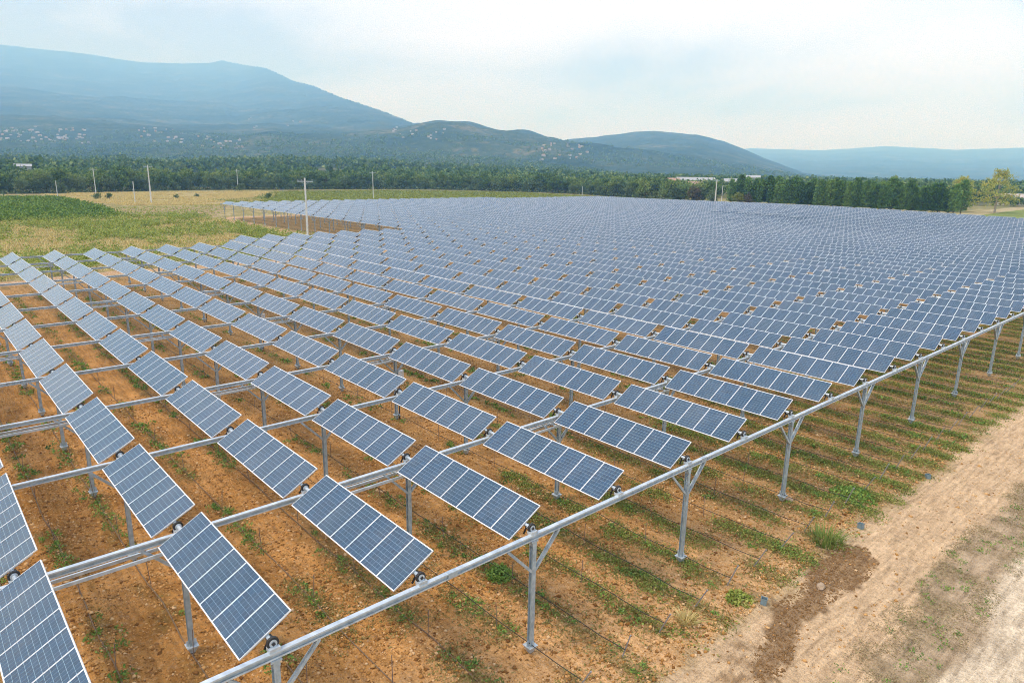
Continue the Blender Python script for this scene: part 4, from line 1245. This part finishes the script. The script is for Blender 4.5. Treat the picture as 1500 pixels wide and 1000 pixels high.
# undergrowth that closes the foot of the belt
up_ = np.array(along(BELT, 0.55)); ix = np.repeat(np.arange(len(up_)), 9)
P = np.stack([up_[ix, 0] + rng.normal(0, 2.2, len(ix)), up_[ix, 1] + rng.normal(0, 2.2, len(ix)), rng.uniform(0, 1, len(ix)) ** 1.4 * (0.8 + 3.0 * fbm(up_[ix, 0] * 0.12, up_[ix, 1] * 0.12, 44, 3))], 1)
Vd, Fd = cards(P, rng.uniform(0.6, 1.3, len(ix)), 0.3, 0.8, 47)
stuff(obj('undergrowth', fast_mesh('undergrowth', Vd, Fd, [M_holm])), 'low green scrub closing the foot of the tree belt', 'undergrowth')
# woods beyond, one mass
def forest(n, seed):
    r = np.random.default_rng(seed)
    a = r.uniform(-6, 92, n); rad = 500 * (3600 / 500.0) ** r.uniform(0, 1, n) ** 0.85
    x = CAM_C[0] + rad * np.sin(np.radians(a)); y = CAM_C[1] + rad * np.cos(np.radians(a))
    ok = np.ones(n, bool)
    bx = np.array([p[0] for p in BELT]); by = np.array([p[1] for p in BELT])
    baz = np.degrees(np.arctan2(bx - CAM_C[0], by - CAM_C[1])); brr = np.hypot(bx - CAM_C[0], by - CAM_C[1])
    o_ = np.argsort(baz); lim = np.interp(a, baz[o_], brr[o_])
    ok &= rad > lim + 16
    ok &= ~((a > 74) & (rad < 520)) & ~((a > 58) & (rad < 430))
    # clearings
    clr = fbm(x / 160.0, y / 160.0, 55, 3)
    ok &= (clr < 0.56) | (rad < 560)
    ok &= (hill_xy(x, y) < 120) & ~((a > 30) & (rad > 2600))
    x, y, rad = x[ok], y[ok], rad[ok]
    z = hill_xy(x, y)
    n = len(x)
    H = r.uniform(7.5, 13.5, n) * np.where(rad > 1200, 0.9, 1.0); Wd = H * r.uniform(0.30, 0.44, n)
    # lower growth in front of the sheds and houses, whose roofs stand out above it
    a = a[ok]
    for px_, py_, hw, dist in ((1019, 262, 2.2, 640), (1075, 264, 0.8, 640), (1101, 258, 1.2, 900), (985, 265, .6, 600), (1020, 269, .7, 560), (1104, 270, .6, 520), (1484, 288, 1.0, 560)):
        a_, e_ = azel(px_, py_)
        cap = (np.abs(a - a_) < hw) & (rad < dist + 12)
        H = np.where(cap, np.minimum(H, (CAM_C[2] + rad * e_) * 0.92), H)
    per = np.where(rad < 700, 70, np.where(rad < 1200, 36, 14))
    ix = np.repeat(np.arange(n), per)
    d = r.normal(size=(len(ix), 3)); d /= np.linalg.norm(d, axis=1)[:, None]
    q = r.uniform(0.5, 1.05, len(ix))
    lobes = 1 + 0.25 * np.sin(d[:, 0] * 5 + ix) * np.cos(d[:, 1] * 4 + ix * 2.1)
    P = np.stack([x[ix] + d[:, 0] * Wd[ix] * q * lobes, y[ix] + d[:, 1] * Wd[ix] * q * lobes, z[ix] + H[ix] * (0.56 + 0.44 * d[:, 2] * q * lobes)], 1)
    sz = Wd[ix] * np.where(per[ix] == 70, 0.46, np.where(per[ix] == 40, 0.62, 0.85)) * r.uniform(0.7, 1.2, len(ix))
    return cards(P, sz, 0.3, 0.85, seed)
Vd, Fd = forest(26000, 77)
stuff(obj('woods', fast_mesh('woods', Vd, Fd, [M_forest])), 'mixed green woods stretching over the plain to the foot of the mountains', 'woods')

# ------------------------------------------------------------------ utility poles
def pole(x, y, h, arm_az, label, arms=1, thick=0.19, single_arm=True):
    r = obj('utility_pole', None, None, (x, y, 0), (0, 0, arm_az))
    tag(r, label, 'utility pole', 'utility poles of the power line')
    m_ = MB(); m_.bar((0, 0, -0.4), (0, 0, h * 0.5), thick * 2, thick * 1.9, 0, (1, 0, 0)); m_.bar((0, 0, h * 0.5), (0, 0, h), thick * 1.6, thick * 1.5, 0, (1, 0, 0))
    obj('shaft', m_.mesh('shaft', [M_conc]), r)
    if single_arm:
        m_ = MB(); m_.bar((-1.7, 0.0, h - 0.75), (1.7, 0.0, h - 0.75), 0.18, 0.20); m_.bar((-0.9, 0, h - 0.80), (0, 0, h - 1.5), 0.05, 0.05); m_.bar((0.9, 0, h - 0.80), (0, 0, h - 1.5), 0.05, 0.05)
        obj('crossarm', m_.mesh('crossarm', [M_galv2]), r)
        for xx in (-1.6, -0.7, 1.6):
            i_ = MB(); i_.tube([(xx, 0, h - 0.69), (xx, 0, h - 0.55), (xx, 0, h - 0.50), (xx, 0, h - 0.36), (xx, 0, h - 0.30)], [0.03, 0.04, 0.11, 0.11, 0.05], 8)
            obj('insulator', i_.mesh('insulator', [M_insul]), r)
    return r
pole(62.5, 129.0, 14.4, -0.72, 'tall pale utility pole with crossarm standing right behind the near panels', thick=0.19)
pole(78.8, 312.2, 16.0, -0.5, 'tall utility pole with crossarm on the dry grass left of the second panel block', thick=0.24)
pole(188.7, 314.8, 14.5, -0.5, 'utility pole with crossarm on the yellow-green field behind the second panel block', thick=0.22)
pole(318.6, 189.3, 13.6, -0.6, 'utility pole with crossarm left of the pine plantation, taller of two', thick=0.25)
pole(321.3, 187.2, 10.6, -0.6, 'thin plain utility pole left of the pines, shorter of two', thick=0.13, single_arm=False)
pole(52.5, 361.1, 8.2, 0, 'short plain pole at the far end of the dark green vineyard', thick=0.16, single_arm=False)
pole(74.4, 320.1, 9.0, 0, 'short plain pole just left of the tall pole on the dry grass', thick=0.16, single_arm=False)
pole(79.5, 420.0, 13.5, -0.3, 'distant utility pole with crossarm before the tree belt at left', thick=0.2)
pole(172.0, 462.0, 13.5, -0.3, 'distant utility pole with crossarm at the tree belt above the young vines', thick=0.2)
pole(346.0, 309.0, 6.6, 0, 'small thin pole at the far edge of the yellow-green field', thick=0.13, single_arm=False)

# ------------------------------------------------------------------ houses and sheds in the distance
def house_parts(w_, d_, h_, wall, roof):
    a = MB(); a.box((0, 0, h_ / 2 - 1.5), (w_, d_, h_ + 3.0))
    a.add([(-w_ / 2, -d_ / 2, h_), (-w_ / 2, d_ / 2, h_), (-w_ / 2, 0, h_ + d_ * 0.22)], [(0, 1, 2)]); a.add([(w_ / 2, -d_ / 2, h_), (w_ / 2, d_ / 2, h_), (w_ / 2, 0, h_ + d_ * 0.22)], [(0, 2, 1)])
    b = MB(); e = 0.5; rz = h_ + d_ * 0.22
    for s in (-1, 1):
        b.bar((0, s * (d_ / 2 + e), h_ - 0.05), (0, 0, rz + 0.10), w_ + 2 * e, 0.18, 0, (0, 0, 1))
    c = MB()
    for xx in np.linspace(-w_ * 0.3, w_ * 0.3, 3):
        c.box((xx, -d_ / 2 - 0.02, h_ * 0.55), (1.0, 0.05, 1.3))
    return a.mesh('wall', [wall]), b.mesh('roof', [roof]), c.mesh('window', [M_glassd])
HP = [house_parts(13, 9, 5.6, M_wall, M_tile2), house_parts(16, 10, 6.2, M_wall, M_tile), house_parts(11, 9, 6.0, M_wall2, M_tile), house_parts(20, 11, 6.5, M_wall, M_tile2)]
def house(azd, rad, label, group, k, rot=None, sc=1.0):
    x = CAM_C[0] + rad * math.sin(R_(azd)); y = CAM_C[1] + rad * math.cos(R_(azd))
    z = float(hill_xy(np.array([x]), np.array([y]))[0]) - 0.6
    r = obj('house', None, None, (x, y, z), (0, 0, (R_(-azd) + random.uniform(-0.6, 0.6)) if rot is None else rot))
    r.scale = (sc, sc, sc)
    tag(r, label, 'house', group)
    a, b, c = HP[k]
    obj('wall', a, r); obj('roof', b, r); obj('window', c, r)
def find_r(azd, el, lo, hi):
    rs = np.linspace(lo, hi, 400)
    e = (hill_z(np.full_like(rs, azd), rs) - CAM_C[2]) / rs
    ok = np.where(e >= el)[0]
    return float(rs[ok[0]]) if len(ok) else None
VIL = [((6.0, 11.2), (.019, .037), 60, 'small pale house of the white village on the lower mountain slope at far left', 'houses of the far left village'),
       ((14.0, 16.9), (.024, .041), 26, 'small pale house of the hamlet on the slope above the tall left pole', 'houses of the slope hamlet'),
       ((17.5, 21.0), (.018, .034), 22, 'small pale house strung along the lower slope right of the hamlet', 'houses strung along the lower slope'),
       ((21.5, 25.6), (.045, .060), 7, 'pale house high up on the wooded mountainside', 'houses high on the mountainside'),
       ((31.8, 37.5), (.036, .055), 16, 'pale house scattered on the shoulder of the ridge', 'houses on the ridge shoulder'),
       ((43.6, 47.8), (.012, .036), 30, 'pale house in the saddle between the two hills', 'houses in the saddle')]
for (a0, a1), (e0, e1), n_, lb, gp in VIL:
    done = 0
    for q in range(n_ * 4):
        if done >= n_: break
        a = random.uniform(a0, a1); el = random.uniform(e0, e1)
        rad = find_r(a, el, 1300, 7000)
        if rad is None: continue
        done += 1
        house(a, rad, lb, gp, random.randrange(4), None, random.uniform(0.35, 0.62) * (1.0 + 0.12 * max(0, rad / 2500 - 1)))
# roofs that show above the trees
for (px, py, dist, l_, d_, rt, lb, mw, mr) in ((1019, 260, 640, 32, 11, 0.15, 'long low white-roofed shed behind the trees left of the pines', M_wall, M_sheet),
        (1075, 262, 640, 16, 11, 0.1, 'white shed roof just right of the pole pair beyond the trees', M_wall, M_sheet),
        (1101, 257, 900, 20, 12, 0.0, 'bright white warehouse at the foot of the right hill', M_sheet, M_sheet),
        (985, 261, 600, 11, 9, 0.2, 'leftmost red-roofed house among the trees left of the long shed', M_wall2, M_tile),
        (1020, 266, 560, 12, 9, 0.2, 'red-roofed house in front of the long white shed', M_wall2, M_tile),
        (1104, 267, 520, 9, 8, 0.3, 'small red-roofed house above the left end of the pines', M_wall2, M_tile),
        (33, 240.5, 620, 10, 7, 0.0, 'white building among the trees at far left', M_sheet, M_sheet),
        (1484, 284, 560, 16, 10, 0.1, 'pale building half hidden behind the plane trees', M_wall, M_tile2)):
    azd, el = azel(px, py)
    x = CAM_C[0] + dist * math.sin(R_(azd)); y = CAM_C[1] + dist * math.cos(R_(azd)); z = 0.0
    h_ = CAM_C[2] + dist * el; rt = R_(-azd) + rt
    a, b, c = house_parts(l_, d_, h_ - d_ * 0.22, mw, mr)
    r = obj('building', None, None, (x, y, z), (0, 0, rt)); tag(r, lb, 'building')
    obj('wall', a, r); obj('roof', b, r); obj('window', c, r)

# ------------------------------------------------------------------ haze: one closed box of even, thin air
mh = bpy.data.materials.new('haze'); mh.use_nodes = True
t = mh.node_tree; t.nodes.clear()
pv = N(t, 'ShaderNodeVolumePrincipled')
pv.inputs['Color'].default_value = (0.27, 0.57, 1.0, 1)
pv.inputs['Absorption Color'].default_value = (0.86, 0.97, 1, 1)
pv.inputs['Density'].default_value = 0.00021
pv.inputs['Anisotropy'].default_value = 0.0
oo = N(t, 'ShaderNodeOutputMaterial')
t.links.new(pv.outputs[0], oo.inputs['Volume'])
mb = MB(); mb.box((0, 0, 879.0), (34000, 34000, 1762.0))
hzo = obj('haze', mb.mesh('haze', [mh]))
stuff(hzo, 'thin bluish air haze lying over the plain and the mountains', 'haze')
